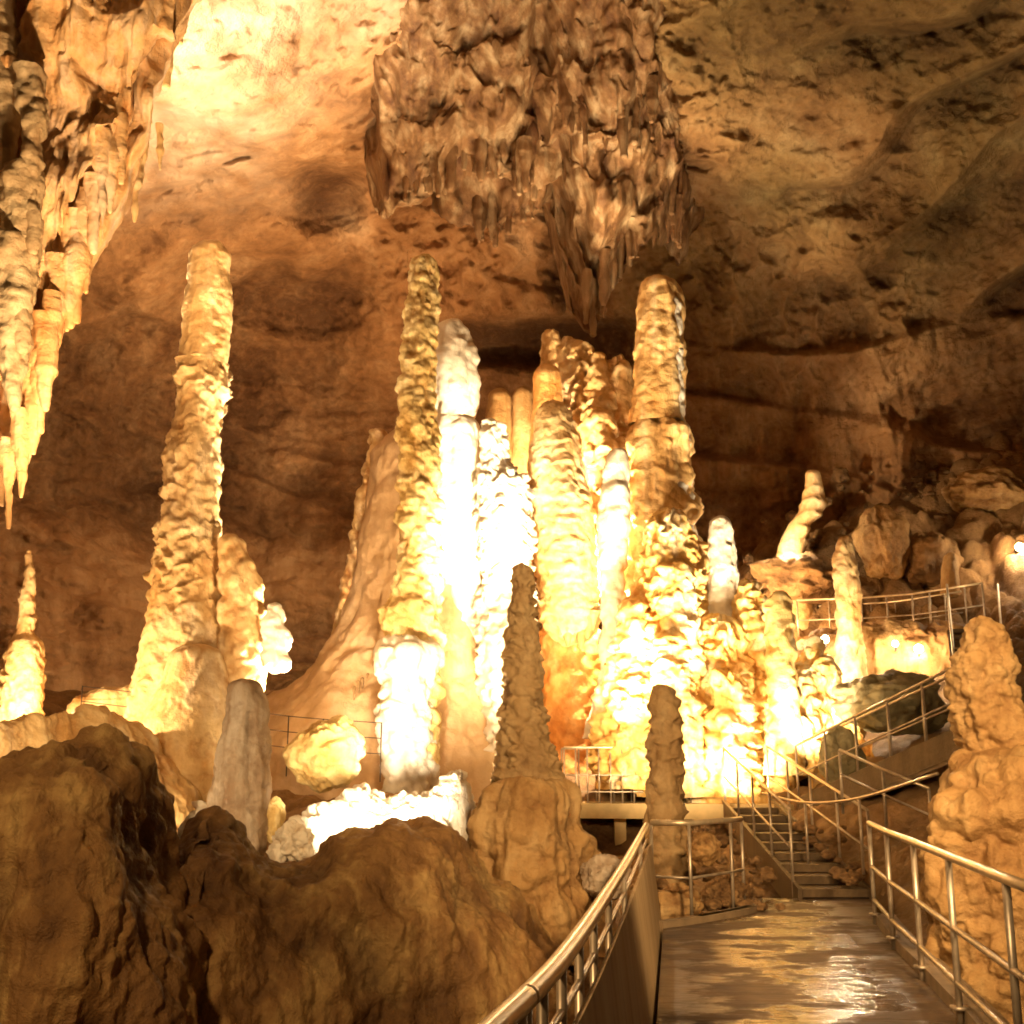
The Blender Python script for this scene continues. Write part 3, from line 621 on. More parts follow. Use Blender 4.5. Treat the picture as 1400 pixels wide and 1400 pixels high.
# rust and cream curtain at the left
M['curtain'] = rock('rust_and_cream_curtain', [(.50, .19, .04), (.66, .41, .18), (.76, .61, .44)], (.22, .065, .012), scale=1.1, bump=.5, streak=.6)
tips = [(92, 15, 300, 452), (105, 13, 290, 440), (79, 14, 350, 480), (62, 13, 430, 560), (128, 10, 240, 345), (140, 12, 180, 330), (117, 9, 260, 400), (45, 15, 480, 620), (28, 16, 560, 680), (12, 14, 600, 722), (70, 10, 400, 520), (150, 9, 150, 290), (97, 8, 350, 447), (35, 10, 500, 640), (55, 9, 440, 590), (165, 9, 100, 250), (10, 18, 330, 470)]
hang('stalactite_curtain', 'rust orange and cream curtain of draperies hanging down the left edge of the picture', 15.2,
     [(x, w, y0, y1, RNG.uniform(-.35, -.1)) for x, w, y0, y1 in tips], 'curtain', 60, 'stalactite curtain',
     sheets=((([(-140, 720), (0, 690), (22, 640), (40, 560), (72, 470), (100, 430), (120, 396), (145, 335), (175, 250), (212, 150), (245, 60), (275, -60)], -170, 15.8, 1.6, 21.3), dict(rag=14, fl=.30, lump=.34, f=1.1, under=.3, lean=-.5, edge_back=.6)),
             (([(-140, 600), (20, 520), (50, 440), (80, 350), (115, 270), (150, 200), (190, 120), (235, 20)], -170, 15.1, 1.0, 27.3), dict(rag=26, fl=.36, lump=.40, f=1.2, under=.3, lean=-.6, edge_back=.5))),
     flute=(.10, 2.4), nz=(.14, 1.5))
hang('stalactite', 'long pale knobbly stalactite in front of the rust curtain, nearest the left edge', 14.2, [(44, 24, 95, 345, 0), (30, 34, 230, 480, .1), (20, 46, 330, 560, .2), (8, 30, -120, 330, .4)], 'pale', 70, 'stalactite', pop=(.05, 3.2), nz=(.14, 1.6), flute=(.08, 2.4))
hang('stalactite_cluster', 'cream stalactite fringe at the right of the rust curtain against the bright vault', 17.2,
     [(190, 40, -120, 250, 0), (160, 24, 120, 300, -.2), (172, 12, 200, 290, -.2), (184, 9, 210, 303, -.2), (158, 8, 200, 285, -.3), (219, 5, 170, 232, -.2), (205, 30, -120, 170, .2), (225, 40, -120, 120, .4), (245, 40, -150, 60, .5)], 'cream', 80, 'stalactites', flute=(.08, 2.2), nz=(.14, 1.4), pop=(.04, 2.4))
# dark hanging mass in the centre of the vault
mb = MB()
OA = [(455, 60), (480, 150), (498, 232), (520, 275), (560, 272), (600, 258), (640, 212), (680, 244), (720, 250), (745, 232), (780, 150)]
OB = [(585, 230), (608, 298), (640, 306), (672, 316), (700, 298), (745, 262), (785, 230)]
OC = [(735, 190), (752, 240), (768, 330), (788, 410), (812, 445), (832, 392), (870, 340), (900, 318), (940, 330), (985, 200)]
OE = [(690, 90), (750, 150), (800, 190), (850, 205), (900, 160), (950, 80)]
mb.add(*drape_sheet(OA, -150, 26.0, 3, 5.3, lean=-5.0, edge_back=3.0, rag=12, fl=.5, f=1.0))
mb.add(*drape_sheet(OB, 100, 27.6, 3, 8.1, lean=-1.5, rag=12, fl=.5))
mb.add(*drape_sheet(OC, -150, 27.2, 3.5, 11.7, lean=-6.2, edge_back=3.0, rag=14, fl=.65, f=1.0))
mb.add(*drape_sheet(OE, -150, 24.6, 2, 15.2, lean=-3.6, edge_back=3.0, rag=16, fl=.55, f=1.1))
for O, D0, n in ((OA, 26.0, 34), (OB, 27.6, 20), (OC, 27.2, 34), (OE, 24.6, 16)):
    o_ = np.array(O, float)
    for k in range(n):
        x = RNG.uniform(o_[0, 0] + 62, o_[-1, 0] - 50); yb = np.interp(x, o_[:, 0], o_[:, 1]); w = RNG.uniform(2.2, 7); up_ = RNG.uniform(0, 60) * (k % 2)
        y0 = yb - 60 - up_; y1 = yb + RNG.uniform(-4, 24) - up_; h = y1 - y0; jx = RNG.uniform(-3, 3)
        mb.add(*lathe([(y0, x - w * .8, x + w * .8), (y0 + .5 * h, x - w * .55, x + w * .55), (y1 - 4, x + jx - w * .25, x + jx + w * .25), (y1, x + jx - 1, x + jx + 1)], D0 - .35 + RNG.uniform(-.3, .3), cap='bottom', seed=x * .13, flute=(.10, 1.8), nz=(.12, 1.6), res=3))
tag(mb.build('stalactite_mass', M['drape'], None, at(700, -60, 27)), 'dark ragged mass of draperies and stalactites hanging from the middle of the vault', 'stalactites')
# ================================================================== ROCKS
def ridge(crest, wf, wb, drop, name, mat, n=520, m=260, seed=0., amp=.3, f=.9, pw=.55, pop=(.08, 1.6), fl=.1):
    """rock mass below a crest line [(photo x, photo row, D)]"""
    c = np.array(crest, float); s = np.linspace(0, 1, n); u = (c[:, 0] - c[0, 0]) / (c[-1, 0] - c[0, 0])
    X = np.interp(s, u, c[:, 0]); Yr = np.interp(s, u, c[:, 1]); D = np.interp(s, u, c[:, 2])
    K = at(X, Yr, D); a = np.linspace(math.pi, 0, m)
    P = np.empty((n, m, 3))
    ca = np.cos(a); sa = np.sin(a)
    off = np.where(ca < 0, -np.abs(ca) ** .8 * wf, np.abs(ca) ** .8 * wb)
    P[..., 0] = K[:, None, 0]; P[..., 1] = K[:, None, 1] + off[None]; P[..., 2] = K[:, None, 2] - drop * (1 - sa[None] ** pw)
    N = -grid_normals(P)
    Ps = P + seed
    f1, f2 = worley(Ps * pop[1]); 
    d = amp * fbm(Ps * f, 5) + .2 * amp * ridged(Ps * f * 2.2, 4) + fl * ridged(Ps * np.array([1.6, 1.6, .25]), 3) + pop[0] * (np.clip(1 - (f1 / .65) ** 2, 0, 1) - .4)
    g1, _ = worley(Ps * pop[1] * 2.6 + 4); d = d + .45 * pop[0] * (np.clip(1 - (g1 / .65) ** 2, 0, 1) - .4) + .16 * amp * fbm(Ps * 6, 4)
    d = d - amp * .25
    P = P + N * d[..., None] * (np.sign(N[..., 2].mean()) if N[..., 2].mean() != 0 else 1)
    cav = np.clip(.5 + d / (amp * 1.6), 0, 1)
    return P.reshape(-1, 3), grid_faces(n, m), cav.ravel()
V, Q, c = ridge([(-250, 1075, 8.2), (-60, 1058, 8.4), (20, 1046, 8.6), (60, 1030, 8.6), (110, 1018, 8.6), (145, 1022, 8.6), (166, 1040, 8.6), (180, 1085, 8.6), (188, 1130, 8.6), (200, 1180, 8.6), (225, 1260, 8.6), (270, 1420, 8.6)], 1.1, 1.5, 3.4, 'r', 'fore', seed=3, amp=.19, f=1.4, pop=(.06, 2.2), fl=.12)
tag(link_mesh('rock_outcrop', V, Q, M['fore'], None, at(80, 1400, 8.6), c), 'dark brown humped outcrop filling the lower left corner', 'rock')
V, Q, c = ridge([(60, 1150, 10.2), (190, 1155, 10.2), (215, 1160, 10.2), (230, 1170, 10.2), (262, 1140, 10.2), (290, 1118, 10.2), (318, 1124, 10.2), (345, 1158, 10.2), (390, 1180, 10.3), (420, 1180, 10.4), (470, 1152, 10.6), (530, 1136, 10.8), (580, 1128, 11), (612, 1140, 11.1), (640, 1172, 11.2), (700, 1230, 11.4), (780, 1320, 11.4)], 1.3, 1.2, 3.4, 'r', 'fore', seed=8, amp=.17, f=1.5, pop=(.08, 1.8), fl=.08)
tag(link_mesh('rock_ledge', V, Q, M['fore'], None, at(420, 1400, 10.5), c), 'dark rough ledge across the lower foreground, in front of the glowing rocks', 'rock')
V, Q, c = ridge([(-260, 1010, 14.5), (-40, 1000, 14.8), (30, 985, 15.2), (80, 975, 16), (130, 972, 17), (180, 990, 17.6), (230, 1040, 18), (260, 1110, 18)], 1.0, 1.6, 2.2, 'r', 'cream', seed=12, amp=.14, f=1.2, pw=.8)
tag(link_mesh('rock_shelf', V, Q, M['cream'], None, at(60, 1060, 15.5), c), 'brightly lit pale crust shelf under the far left spire', 'rock')
V, Q, c = ridge([(104, 962, 20.4), (112, 950, 20.4), (150, 943, 20.6), (200, 938, 20.8), (260, 945, 21)], .5, .5, .62, 'r', 'white', n=160, m=90, seed=14, amp=.05, f=2, pw=.25, fl=.05, pop=(.03, 3))
tag(link_mesh('broken_slab', V, Q, M['cream'], None, at(170, 985, 20.6), c), 'flat pale broken slab lying behind the left column', 'rock')
def boulder(label, px, py, D, wpx, hpx, mat, seed, group=None, dk=.8, **kw):
    s = mpp(py, D); V, Q, c = blob(at(px, py, D), (wpx / 2 * s, wpx / 2 * s * dk, hpx / 2 * s), seed=seed, **kw)
    o = link_mesh('boulder', V, Q, M[mat], None, at(px, py + hpx / 2, D), c); return tag(o, label, 'rock', group)
boulder('rounded yellow crusty boulder like a sponge, left of the white pillar foot', 446, 1030, 18.4, 104, 96, 'yellow', 2, pop=(.05, 5), amp=.22)
boulder('squarish brown boulder with a flat top behind the upper walkway', 1208, 742, 28.2, 72, 100, 'tan', 3, amp=.2)
boulder('long low brown boulder right of the squarish boulder on the slope', 1272, 765, 28.4, 84, 78, 'ground', 4, amp=.25)
boulder('greenish grey boulder beneath the orange terrace beside the stairs', 1218, 962, 21.2, 150, 90, 'mossy', 5, amp=.3)
boulder('dull brown block above the stair landing, left of the greenish boulder', 1150, 1035, 20.6, 62, 80, 'mossy', 15, amp=.25)
boulder('pale boulder on the rubble slope near the right edge', 1350, 672, 29.5, 110, 62, 'tan', 6, amp=.3)
boulder('brown ledge of rock under the small leaning cone', 1092, 790, 28.0, 120, 66, 'ground', 31, amp=.35)
boulder('rounded tan rock on top of the pile behind the path railing', 962, 1160, 14.6, 46, 42, 'tan', 7, amp=.25)
boulder('large brown rock at the foot of the ringed post behind the path railing', 925, 1240, 14.4, 74, 62, 'tan', 8, amp=.3)
boulder('dark rock between the pile and the stairs behind the path railing', 992, 1222, 14.8, 60, 50, 'ground', 9, amp=.3)
boulder('grey lump of rock wedged between the tan stump and the parapet', 828, 1200, 13.2, 70, 60, 'grey', 10, amp=.3)
V, Q, c = ridge([(376, 1165, 15.6), (392, 1140, 15.8), (408, 1122, 16.2), (440, 1112, 16.8), (462, 1092, 17.2), (484, 1078, 17.6), (505, 1086, 17.8), (530, 1096, 18), (575, 1096, 18.2), (600, 1078, 18.4), (616, 1056, 18.6), (632, 1052, 18.6), (636, 1075, 18.4), (640, 1110, 18)], .8, .7, 1.3, 'r', 'white', n=360, m=150, seed=19, amp=.16, f=2.6, pw=.7, pop=(.10, 3.2), fl=.14)
tag(link_mesh('glowing_crust', V, Q, M['white'], None, at(500, 1150, 17), c), 'jagged white crust glaring in the lamplight behind the dark ledge, below the white pillar foot', 'rock')
boulder('low white rock nearest the grey fluted column', 404, 1152, 15.4, 56, 50, 'white', 22, amp=.4, pop=(.05, 4))
V, Q, c = ridge([(1082, 985, 22.2), (1096, 915, 22.6), (1108, 884, 22.8), (1122, 900, 22.8), (1132, 938, 22.6), (1146, 965, 22.3), (1160, 985, 22), (1180, 1010, 21.6)], .9, .8, 1.9, 'r', 'heap', n=260, m=200, seed=29, amp=.2, f=2.0, pw=.6, pop=(.14, 2.4), fl=.2)
tag(link_mesh('flowstone_bank', V, Q, M['heap'], None, at(1120, 1060, 22), c), 'glaring white and orange lumpy bank between the bright heap and the thin cream post', 'flowstone')
boulder('yellow block right of the grey fluted column', 372, 1120, 16.9, 34, 60, 'yellow', 25, amp=.2)
# terrace under the upper walkway
V, Q, c = ridge([(1075, 900, 25.8), (1110, 872, 25.6), (1140, 862, 25.4), (1180, 856, 25.4), (1230, 852, 25.2), (1290, 856, 25), (1330, 868, 24.8), (1380, 880, 24.6)], 1.0, 2.2, 1.6, 'r', 'ochre', n=240, m=110, seed=17, amp=.14, f=1.3, pw=.35)
tag(link_mesh('flowstone_terrace', V, Q, M['tan'], None, at(1220, 925, 25), c), 'orange flowstone terrace below the upper walkway, holding two lit lamps', 'flowstone')
# rubble, uncountable
mb = MB()
for k in range(420):
    px = random.uniform(1020, 1440); py = random.uniform(560, 860)
    if py < 1300 - .52 * px + random.uniform(0, 80) - 60: continue
    D = 33 - (py - 560) / 300 * 5; w = random.uniform(6, 26) * random.uniform(.6, 1.2)
    s = mpp(py, D); V, Q, c = blob(at(px, py, D), (w * s / 2, w * s / 2, w * s / 2 * random.uniform(.6, 1)), n=14, seed=k * .61, amp=.4)
    mb.add(V, Q, c * .8)
o = mb.build('rubble', M['ground'], None, at(1250, 800, 29)); o['kind'] = 'stuff'; o['label'] = 'loose brown rubble covering the dark slope at right'; o['category'] = 'rubble'
mb = MB()
for k in range(160):
    px = random.uniform(880, 1180); py = random.uniform(1130, 1240); D = 14.4 + (1240 - py) / 110 * 4.2
    if 1000 + (py - 1130) * .85 < px < 1085 + (py - 1130) * .95: continue
    w = random.uniform(8, 26); s = mpp(py, D); q = at(px, py, D); V, Q, c = blob(q, (w * s / 2, w * s / 2, w * s / 2 * .7), n=14, seed=k * .57 + 3, amp=.4); mb.add(V, Q, c)
o = mb.build('rubble', M['ground'], None, at(1000, 1240, 15)); o['kind'] = 'stuff'; o['label'] = 'loose stones heaped beside the lower stairs'; o['category'] = 'rubble'

# ================================================================== WALKWAYS, STAIRS, RAILINGS
def railing(label, feet, h=1.0, rails=(.5,), r=.022, rp=.020, posts=None, smooth=False, top_r=None, group=None, mat='rail', plates=False, name='metal_railing'):
    feet = [np.asarray(f, float) for f in feet]
    root = empty(name, feet[0]); tag(root, label, 'railing', group)
    up = np.array([0, 0, 1.])
    ln = np.array(feet); L_ = bend(ln) if smooth else ln
    V = tube(L_ + up * h, top_r or r, 10); MB().add(V[0], V[1], None, V[3]).build('handrail', M[mat], root, L_[0] + up * h)
    for k in rails:
        V = tube(L_ + up * h * k, r * .72, 8); MB().add(V[0], V[1], None, V[3]).build('lower_rail', M['steel'], root, L_[0] + up * h * k)
    for i, f in enumerate(posts if posts is not None else feet):
        f = np.asarray(f, float)
        V = tube([f - up * .12, f + up * (h - .01)], rp, 8); p = MB().add(V[0], V[1], None, V[3]); p = p.build('post', M['steel'], root, f)
        if plates:
            V = tube([f - up * .01, f + up * .012], rp * 2.6, 10); q = MB().add(V[0], V[1], None, V[3]).build('base_plate', M['steel'], None, f)
            q.parent = p; q.location = (0, 0, 0)
    return root
def line(a, b, n): a = np.asarray(a, float); b = np.asarray(b, float); return [a + (b - a) * t for t in np.linspace(0, 1, n)]

# parapet with handrail, left of the path
root = empty('parapet_railing', (LEFT[0][0], LEFT[0][1], 0)); tag(root, 'curving handrail on a brown sheet parapet along the left side of the path', 'railing')
_q = [gr(*p, 1.0) for p in ((884, 1128), (858, 1176), (826, 1228), (797, 1272), (761, 1320), (722, 1362), (688, 1394))]
_e = _q[-1] + (_q[-1] - _q[-2]) / np.linalg.norm(_q[-1] - _q[-2]) * 3.2
LL = bend([(_e[0], _e[1], 0)] + [(p[0], p[1], 0) for p in _q[::-1]], 6)
up = np.array([0, 0, 1.])
V = tube(LL + up * 1.0, .033, 12); MB().add(V[0], V[1], None, V[3]).build('handrail', M['rail'], root, LL[0] + up)
V = tube(LL + up * .84, .014, 8); MB().add(V[0], V[1], None, V[3]).build('lower_rail', M['steel'], root, LL[0] + up * .84)
for i in range(3, len(LL), 4):
    V = tube([LL[i] + up * -.1, LL[i] + up * .99], .018, 8); MB().add(V[0], V[1], None, V[3]).build('post', M['steel'], root, LL[i])
N = len(LL); Vp = []
for i in range(N):
    d = LL[min(i + 1, N - 1)] - LL[max(i - 1, 0)]; d /= np.linalg.norm(d); nr = np.array([d[1], -d[0], 0])
    a = LL[i] + nr * .15; b = LL[i] + nr * .17; a2 = LL[i] + nr * .03; b2 = LL[i] + nr * .05
    Vp += [(a[0], a[1], -.3), (a2[0], a2[1], .80), (b2[0], b2[1], .80), (b[0], b[1], -.3)]
MB().add(np.array(Vp), np.concatenate([grid_faces(N, 4, True), [(0, 1, 2, 3), (4 * N - 1, 4 * N - 2, 4 * N - 3, 4 * N - 4)]])).build('sheet_panel', M['panel'], root, LL[0], smooth=False)

e0 = np.array([LL[-1][0] + .05, LL[-1][1], 0]); e1 = gr(946, 1256); e2 = gr(1003, 1244); e3 = gr(1018, 1240)
railing('low railing closing the end of the path in front of the rock pile', [e0, e1, e2, e3], 1.03, (.42,), top_r=.034)
rf = [gr(*p, .10) for p in ((1196, 1250), (1221, 1282), (1260, 1322), (1312, 1378), (1398, 1468), (1500, 1570))]
railing('sturdy railing along the right side of the path beside the thick tan stalagmite', rf, .95, (.52, .16), r=.03, rp=.024, plates=True)

# lower stairs: path end -> landing
def stairs(label, a0, a1, b0, b1, n, mat, thick=.10):
    """a0,a1: lower edge ends, b0,b1: upper edge ends"""
    root = empty('staircase', a0); tag(root, label, 'staircase')
    a0, a1, b0, b1 = [np.asarray(v, float) for v in (a0, a1, b0, b1)]
    for i in range(n):
        t0 = i / n; t1 = (i + 1) / n + .02
        z = a0[2] + (b0[2] - a0[2]) * (i + 1) / n
        q = [a0 + (b0 - a0) * t0, a1 + (b1 - a1) * t0, a1 + (b1 - a1) * t1, a0 + (b0 - a0) * t1]
        P = [(p[0], p[1], z - thick - .02 * (i % 2) * 0) for p in q] + [(p[0], p[1], z) for p in q]
        V, Qd = box8(P); MB().add(V, Qd).build('step', M[mat], root, P[0], smooth=False)
    for nm, p, q in (('stringer', a0, b0), ('stringer', a1, b1)):
        s = (p - (a1 if nm and p is a0 else a0)); s[2] = 0; s = s / np.linalg.norm(s) * .06; s0 = s * .08
        P = [p + s0 - up * .28, p + s - up * .28, q + s - up * .28, q + s0 - up * .28, p + s0 + up * .12, p + s + up * .12, q + s + up * .12, q + s0 + up * .12]
        V, Qd = box8(P); MB().add(V, Qd).build(nm, M['stair'], root, P[0], smooth=False)
    return root
S1a, S1b = gr(1098, 1229), gr(1188, 1229); S1a[2] = S1b[2] = 0.01
L1a, L1b = at(992, 1103, 21), at(1052, 1101, 21)
stairs('lower stairs climbing from the path end to the landing', S1a, S1b, L1a, L1b, 9, 'stair')
railing('railing on the left side of the lower stairs', line(S1a + [-.05, .3, .1], L1a, 5), 1.0, (.5,))
railing('railing on the right side of the lower stairs', line(S1b + [.05, 0, .1], L1b, 5), 1.0, (.5,))
# bridge deck behind the dark stalagmite
B0, B1 = at(772, 1098, 21.6), at(1010, 1098, 21.6)
root = empty('footbridge', B0); tag(root, 'yellowish concrete footbridge running behind the dark stalagmite to the stair landing', 'footbridge')
C0 = at(1085, 1098, 20.6); C0[2] = B0[2]
Pq = [B0 + [0, 0, -.26], C0 + [0, .0, -.26], C0 + [0, 2.0, -.26], B0 + [0, 1.3, -.26], B0, C0, C0 + [0, 2.0, 0], B0 + [0, 1.3, 0]]
V, Qd = box8(Pq); MB().add(V, Qd).build('deck', M['ycon'], root, B0, smooth=False)
for px in (848, 1000):
    q = at(px, 1112, 21.7); Pq = [q + [-.1, 0, -1.6], q + [.1, 0, -1.6], q + [.1, .2, -1.6], q + [-.1, .2, -1.6], q + [-.1, 0, 0], q + [.1, 0, 0], q + [.1, .2, 0], q + [-.1, .2, 0]]
    V, Qd = box8(Pq); MB().add(V, Qd).build('pier', M['ycon'], root, q, smooth=False)
railing('railing along the near side of the footbridge', line(B0 + [0, .08, 0], at(868, 1098, 21.6) + [0, .08, 0], 7) + line(at(930, 1098, 21.6) + [0, .08, 0], B1 + [0, .08, 0], 6), .98, (.5, .2), r=.019, rp=.015)
railing('railing along the far side of the footbridge in front of the bright heap', line(B0 + [0, 1.2, 0], C0 + [-.3, 1.6, 0], 12), .98, (.5,), r=.019, rp=.015)
# upper stairs: landing -> right platform, coming towards the visitor
U0, U1 = at(1092, 1096, 20.6), at(1092, 1096, 21.8); W0, W1 = at(1318, 1002, 17.2), at(1318, 985, 18.4)
U0[2] = U1[2] = B0[2] + .01; W1[2] = W0[2]
root = stairs('upper stairs rising to the right past the greenish boulder', U0, U1, W0, W1, 10, 'stair')
V, Qd = box8([U0 - up * .34, U1 - up * .34, W1 - up * .34, W0 - up * .34, U0 - up * .285, U1 - up * .285, W1 - up * .285, W0 - up * .285])
MB().add(V, Qd[:, ::-1]).build('soffit_slab', M['concrete'], root, U0, smooth=False)
railing('railing on the near side of the upper stairs', line(U0, W0, 6), .98, (.5,))
railing('railing on the far side of the upper stairs', line(U1, W1, 6), .98, (.5,))
# short guard in front of the upper stairs
g0 = at(1152, 1100, 16.2); g1 = at(1212, 1130, 15.6); g2 = at(1276, 1160, 15)
railing('short sloping railing below the upper stairs, joined to the path railing', [g0, g1, g2], .72, (.55,), r=.022)
railing('low bent rail crossing in front of the stairs towards the thick tan stalagmite', [at(1046, 1160, 18.5), at(1105, 1180, 17), at(1180, 1182, 15.5), at(1290, 1165, 13)], .82, (), r=.018, smooth=True, posts=[at(1105, 1180, 17), at(1180, 1182, 15.5)])
# third flight behind the thick stalagmite, up to the walkway
T0, T1 = at(1312, 988, 18.2), at(1380, 985, 18.2); X0, X1 = at(1300, 868, 24.5), at(1370, 868, 24.5)
T0[2] = T1[2] = W0[2]; X0[2] = X1[2] = at(1300, 866, 24.8)[2]
stairs('highest stairs half hidden behind the thick tan stalagmite', T0, T1, X0, X1, 12, 'stair')
railing('railing on the left side of the highest stairs', line(T0, X0, 6), 1.0, (.5,))
railing('railing on the right side of the highest stairs', line(T1, X1, 6), 1.0, (.5,))
# upper walkway
wk = [at(1092, 872, 27.4), at(1180, 862, 27.0), at(1250, 856, 26.4), at(1300, 868, 25.6), at(1350, 884, 24.8)]
z = np.mean([p[2] for p in wk]) 
wk = [np.array([p[0], p[1], z + .0]) for p in wk]
root = empty('walkway', wk[0]); tag(root, 'raised upper walkway across the slope behind the thin cream post', 'walkway')
N = len(wk); Vp = []
for p in wk: Vp += [(p[0], p[1] - .05, z - .16), (p[0], p[1] - .05, z - .01), (p[0], p[1] + 1.3, z - .01), (p[0], p[1] + 1.3, z - .16)]
MB().add(np.array(Vp), np.concatenate([grid_faces(N, 4, True), [(0, 1, 2, 3), (4 * N - 1, 4 * N - 2, 4 * N - 3, 4 * N - 4)]])).build('deck', M['concrete'], root, wk[0], smooth=False)
pp = []
for a, b in zip(wk[:-1], wk[1:]): pp += line(a, b, 3)[:-1]
railing('railing on the near edge of the upper walkway', wk, .95, (.5,), posts=pp + [wk[-1]], r=.022)
railing('railing on the far edge of the upper walkway', [p + [0, 1.2, 0] for p in wk], .95, (.5,), posts=[p + [0, 1.2, 0] for p in pp], r=.02, rp=.016)
# visitor wire fence behind the left column
f0 = [at(108, 1000, 19.9), at(180, 1010, 19.5), at(360, 1040, 19.2), at(392, 1044, 19.2), at(440, 1048, 19.3), at(520, 1052, 19.6)]
root = empty('wire_fence', f0[0]); tag(root, 'thin dark wire fence strung between the left column and the sponge like boulder', 'fence')
for h in (.75, .5, .25):
    V = tube([p + up * h for p in f0], .007, 5); MB().add(V[0], V[1], None, V[3]).build('wire', M['cable'], root, f0[0])
for p in f0:
    V = tube([p - up * .2, p + up * .76], .010, 6); MB().add(V[0], V[1], None, V[3]).build('post', M['cable'], root, p)

# ================================================================== LAMPS
def floodlight(label, px, py, D, aim, size=.16):
    c = at(px, py, D); d = np.asarray(aim, float) - c; d /= np.linalg.norm(d)
    root = empty('floodlight', c - up * .2); tag(root, label, 'lamp', None)
    u = np.cross(d, up); u /= np.linalg.norm(u); w = np.cross(u, d)
    V = tube([c - d * .2, c - d * .15, c], size, 20); V[0][:20] = V[0][:20] * .45 + (c - d * .2) * .55; MB().add(V[0], V[1], None, V[3]).build('housing', M['black'], root, c)
    V = tube([c + d * .003, c + d * .03], size * .88, 20); MB().add(V[0], V[1], None, V[3]).build('lens', M['lens'], root, c)
    V = tube([c - d * .08 - up * .16, c - d * .08 - up * .05], .02, 6); MB().add(V[0], V[1], None, V[3]).build('bracket', M['black'], root, c)
floodlight('left one of the two lit floodlights on the orange terrace', 1224, 880, 23.6, at(1215, 930, 12), .07)
floodlight('right one of the two lit floodlights on the orange terrace, slightly lower and brighter', 1256, 887, 23.4, at(1240, 930, 12), .10)
floodlight('lit floodlight on the rubble slope at the right edge of the picture', 1394, 748, 27.3, at(1380, 760, 12), .11)
floodlight('lit floodlight left of the thin cream post', 1128, 874, 23.6, at(1120, 930, 12), .09)

WARM = (1.0, .72, .40)
def lamp(name, pos, watts, r=.12, spot=None, aim=None, col=WARM, blend=.6):
    l = bpy.data.lights.new(name, 'SPOT' if spot else 'POINT'); l.energy = watts; l.color = col; l.shadow_soft_size = r
    o = bpy.data.objects.new(name, l); COL.objects.link(o); o.location = Vector(np.asarray(pos, float))
    if spot:
        l.spot_size = math.radians(spot); l.spot_blend = blend
        o.rotation_euler = (Vector(np.asarray(aim, float)) - o.location).to_track_quat('-Z', 'Y').to_euler()
    return o
HOT = (1.0, .82, .56)
HOT = (1.0, .80, .52)
lamp('lamp_ledge', at(560, 1142, 15.6), 3600, .28, 74, at(545, 620, 21))           # behind the dark ledge, lights pillar and mound
lamp('lamp_pillar_foot', at(552, 1146, 15.6), 3000, .28, 36, at(560, 985, 21), HOT)
lamp('lamp_glowing_rocks', at(510, 1146, 15.0), 1100, .2, 70, at(490, 1100, 18), HOT)
lamp('lamp_column_right', at(432, 1036, 20.0), 14000, .28, 60, at(316, 620, 20), HOT)   # right flank of the left column
lamp('lamp_white_column', at(706, 930, 17.5), 13000, .28, 34, at(634, 670, 23.4), HOT)   # hidden behind the dark stalagmite
lamp('lamp_bulb', at(722, 1000, 20.0), 1500, .28, 110, at(740, 650, 23.5))
lamp('lamp_heap', at(905, 1060, 18.5), 1700, .28, 130, at(910, 700, 23.5))         # hidden behind the ringed post
lamp('lamp_heap_right', at(1012, 1085, 20.4), 1000, .12, 120, at(1000, 880, 22.5), HOT)
lamp('lamp_rib', at(905, 1010, 19.5), 4000, .12, 30, at(835, 760, 23), HOT)
lamp('lamp_ridge', at(822, 790, 24.2), 4500, .12)
lamp('lamp_column_base', at(860, 985, 21.0), 2600, .28, 100, at(890, 620, 24))
lamp('lamp_crust', at(1000, 1000, 20.2), 4000, .28, 46, at(930, 600, 24), HOT)
lamp('lamp_post', at(1130, 880, 23.3), 420, .1, None, None, HOT)
lamp('lamp_bank', at(1098, 1010, 20.6), 900, .12, 100, at(1115, 930, 22.6), HOT)
lamp('lamp_terrace', at(1226, 884, 24.0), 45, .06)
lamp('lamp_terrace', at(1257, 890, 23.9), 80, .06)
lamp('lamp_cone', at(1078, 750, 27.6), 170, .1, None, None, HOT)
lamp('lamp_shelf', at(60, 1064, 12.6), 450, .28, 130, at(60, 900, 19))
lamp('lamp_rim', at(628, 1172, 14.9), 1500, .08, 50, at(690, 930, 13.8))
lamp('lamp_drip_shelf', at(215, 1172, 16.8), 160, .1)
lamp('lamp_ridge_left', at(707, 700, 24.4), 2600, .1, 80, at(800, 540, 26.6))
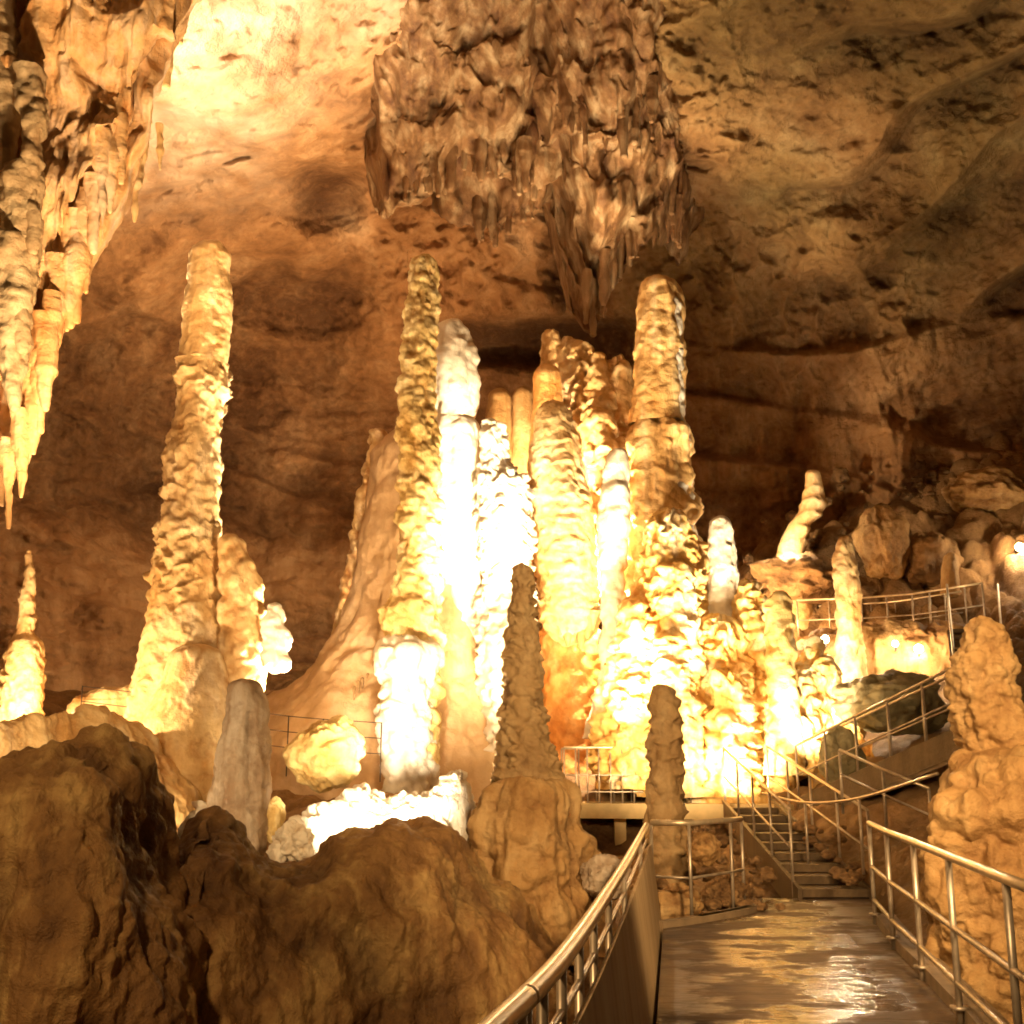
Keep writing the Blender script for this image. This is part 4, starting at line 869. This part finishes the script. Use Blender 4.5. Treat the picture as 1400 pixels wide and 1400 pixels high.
lamp('lamp_spire', at(25, 1002, 17.6), 900, .12)
lamp('lamp_vault', at(70, 992, 20.5), 270000, .3, 54, at(300, 30, 19), (1.0, .80, .56), 1.0)
lamp('lamp_wall_wash', at(560, 930, 27), 9000, .3, 80, at(440, 270, 32), (1., .60, .28), 1.0)
lamp('lamp_curtain', at(165, 1072, 11.0), 8500, .2, 56, at(100, 210, 15.5), (1., .64, .32))
lamp('fill_curtain_left', at(10, 1078, 10.6), 2200, .2, 60, at(30, 260, 14.5), (1., .66, .34))  # second light added to fill the shadow left by the first curtain lamp
lamp('fill_side', (-.5, 1.5, 6.0), 2300, .3, 55, (5.0, 10.5, 2.2), (1., .66, .32))  # unseen fill added above the camera for the right stalagmite
lamp('fill_left', (-3.5, .5, 5.5), 2500, .3, 80, (-2.2, 9.5, .3), (1., .64, .29))  # added fill, out of view, brightens the left foreground rock
lamp('fill_middle', (3.0, 2.0, 5.0), 5600, .3, 46, (1.6, 13.5, 1.3), (1., .66, .32))  # added fill, out of view, for the dark stalagmites and parapet sheet
lamp('lamp_slope', at(1390, 744, 27.2), 200, .08)
lamp('lamp_slope', at(1062, 838, 26.6), 420, .15, None, None, (1., .62, .28))

w = bpy.data.worlds.new('World'); S.world = w; w.use_nodes = True
bg = w.node_tree.nodes['Background']; bg.inputs[0].default_value = (.55, .28, .10, 1); bg.inputs[1].default_value = .115

cam = bpy.data.cameras.new('camera'); co = bpy.data.objects.new('camera', cam); COL.objects.link(co)
co.location = Vector(EYE); co.rotation_euler = (math.pi / 2 + TH, 0, 0)
cam.sensor_width = 36; cam.sensor_fit = 'HORIZONTAL'; cam.lens = 36 * F / 1400; cam.clip_end = 500; cam.clip_start = .05
S.camera = co
S.view_settings.view_transform = 'Standard'; S.view_settings.look = 'None'; S.view_settings.exposure = 0; S.view_settings.gamma = 1
S.render.engine = 'CYCLES'
S.cycles.use_denoising = True
S.cycles.max_bounces = 4; S.cycles.diffuse_bounces = 3; S.cycles.sample_clamp_indirect = 8
S.cycles.filter_width = 1.8
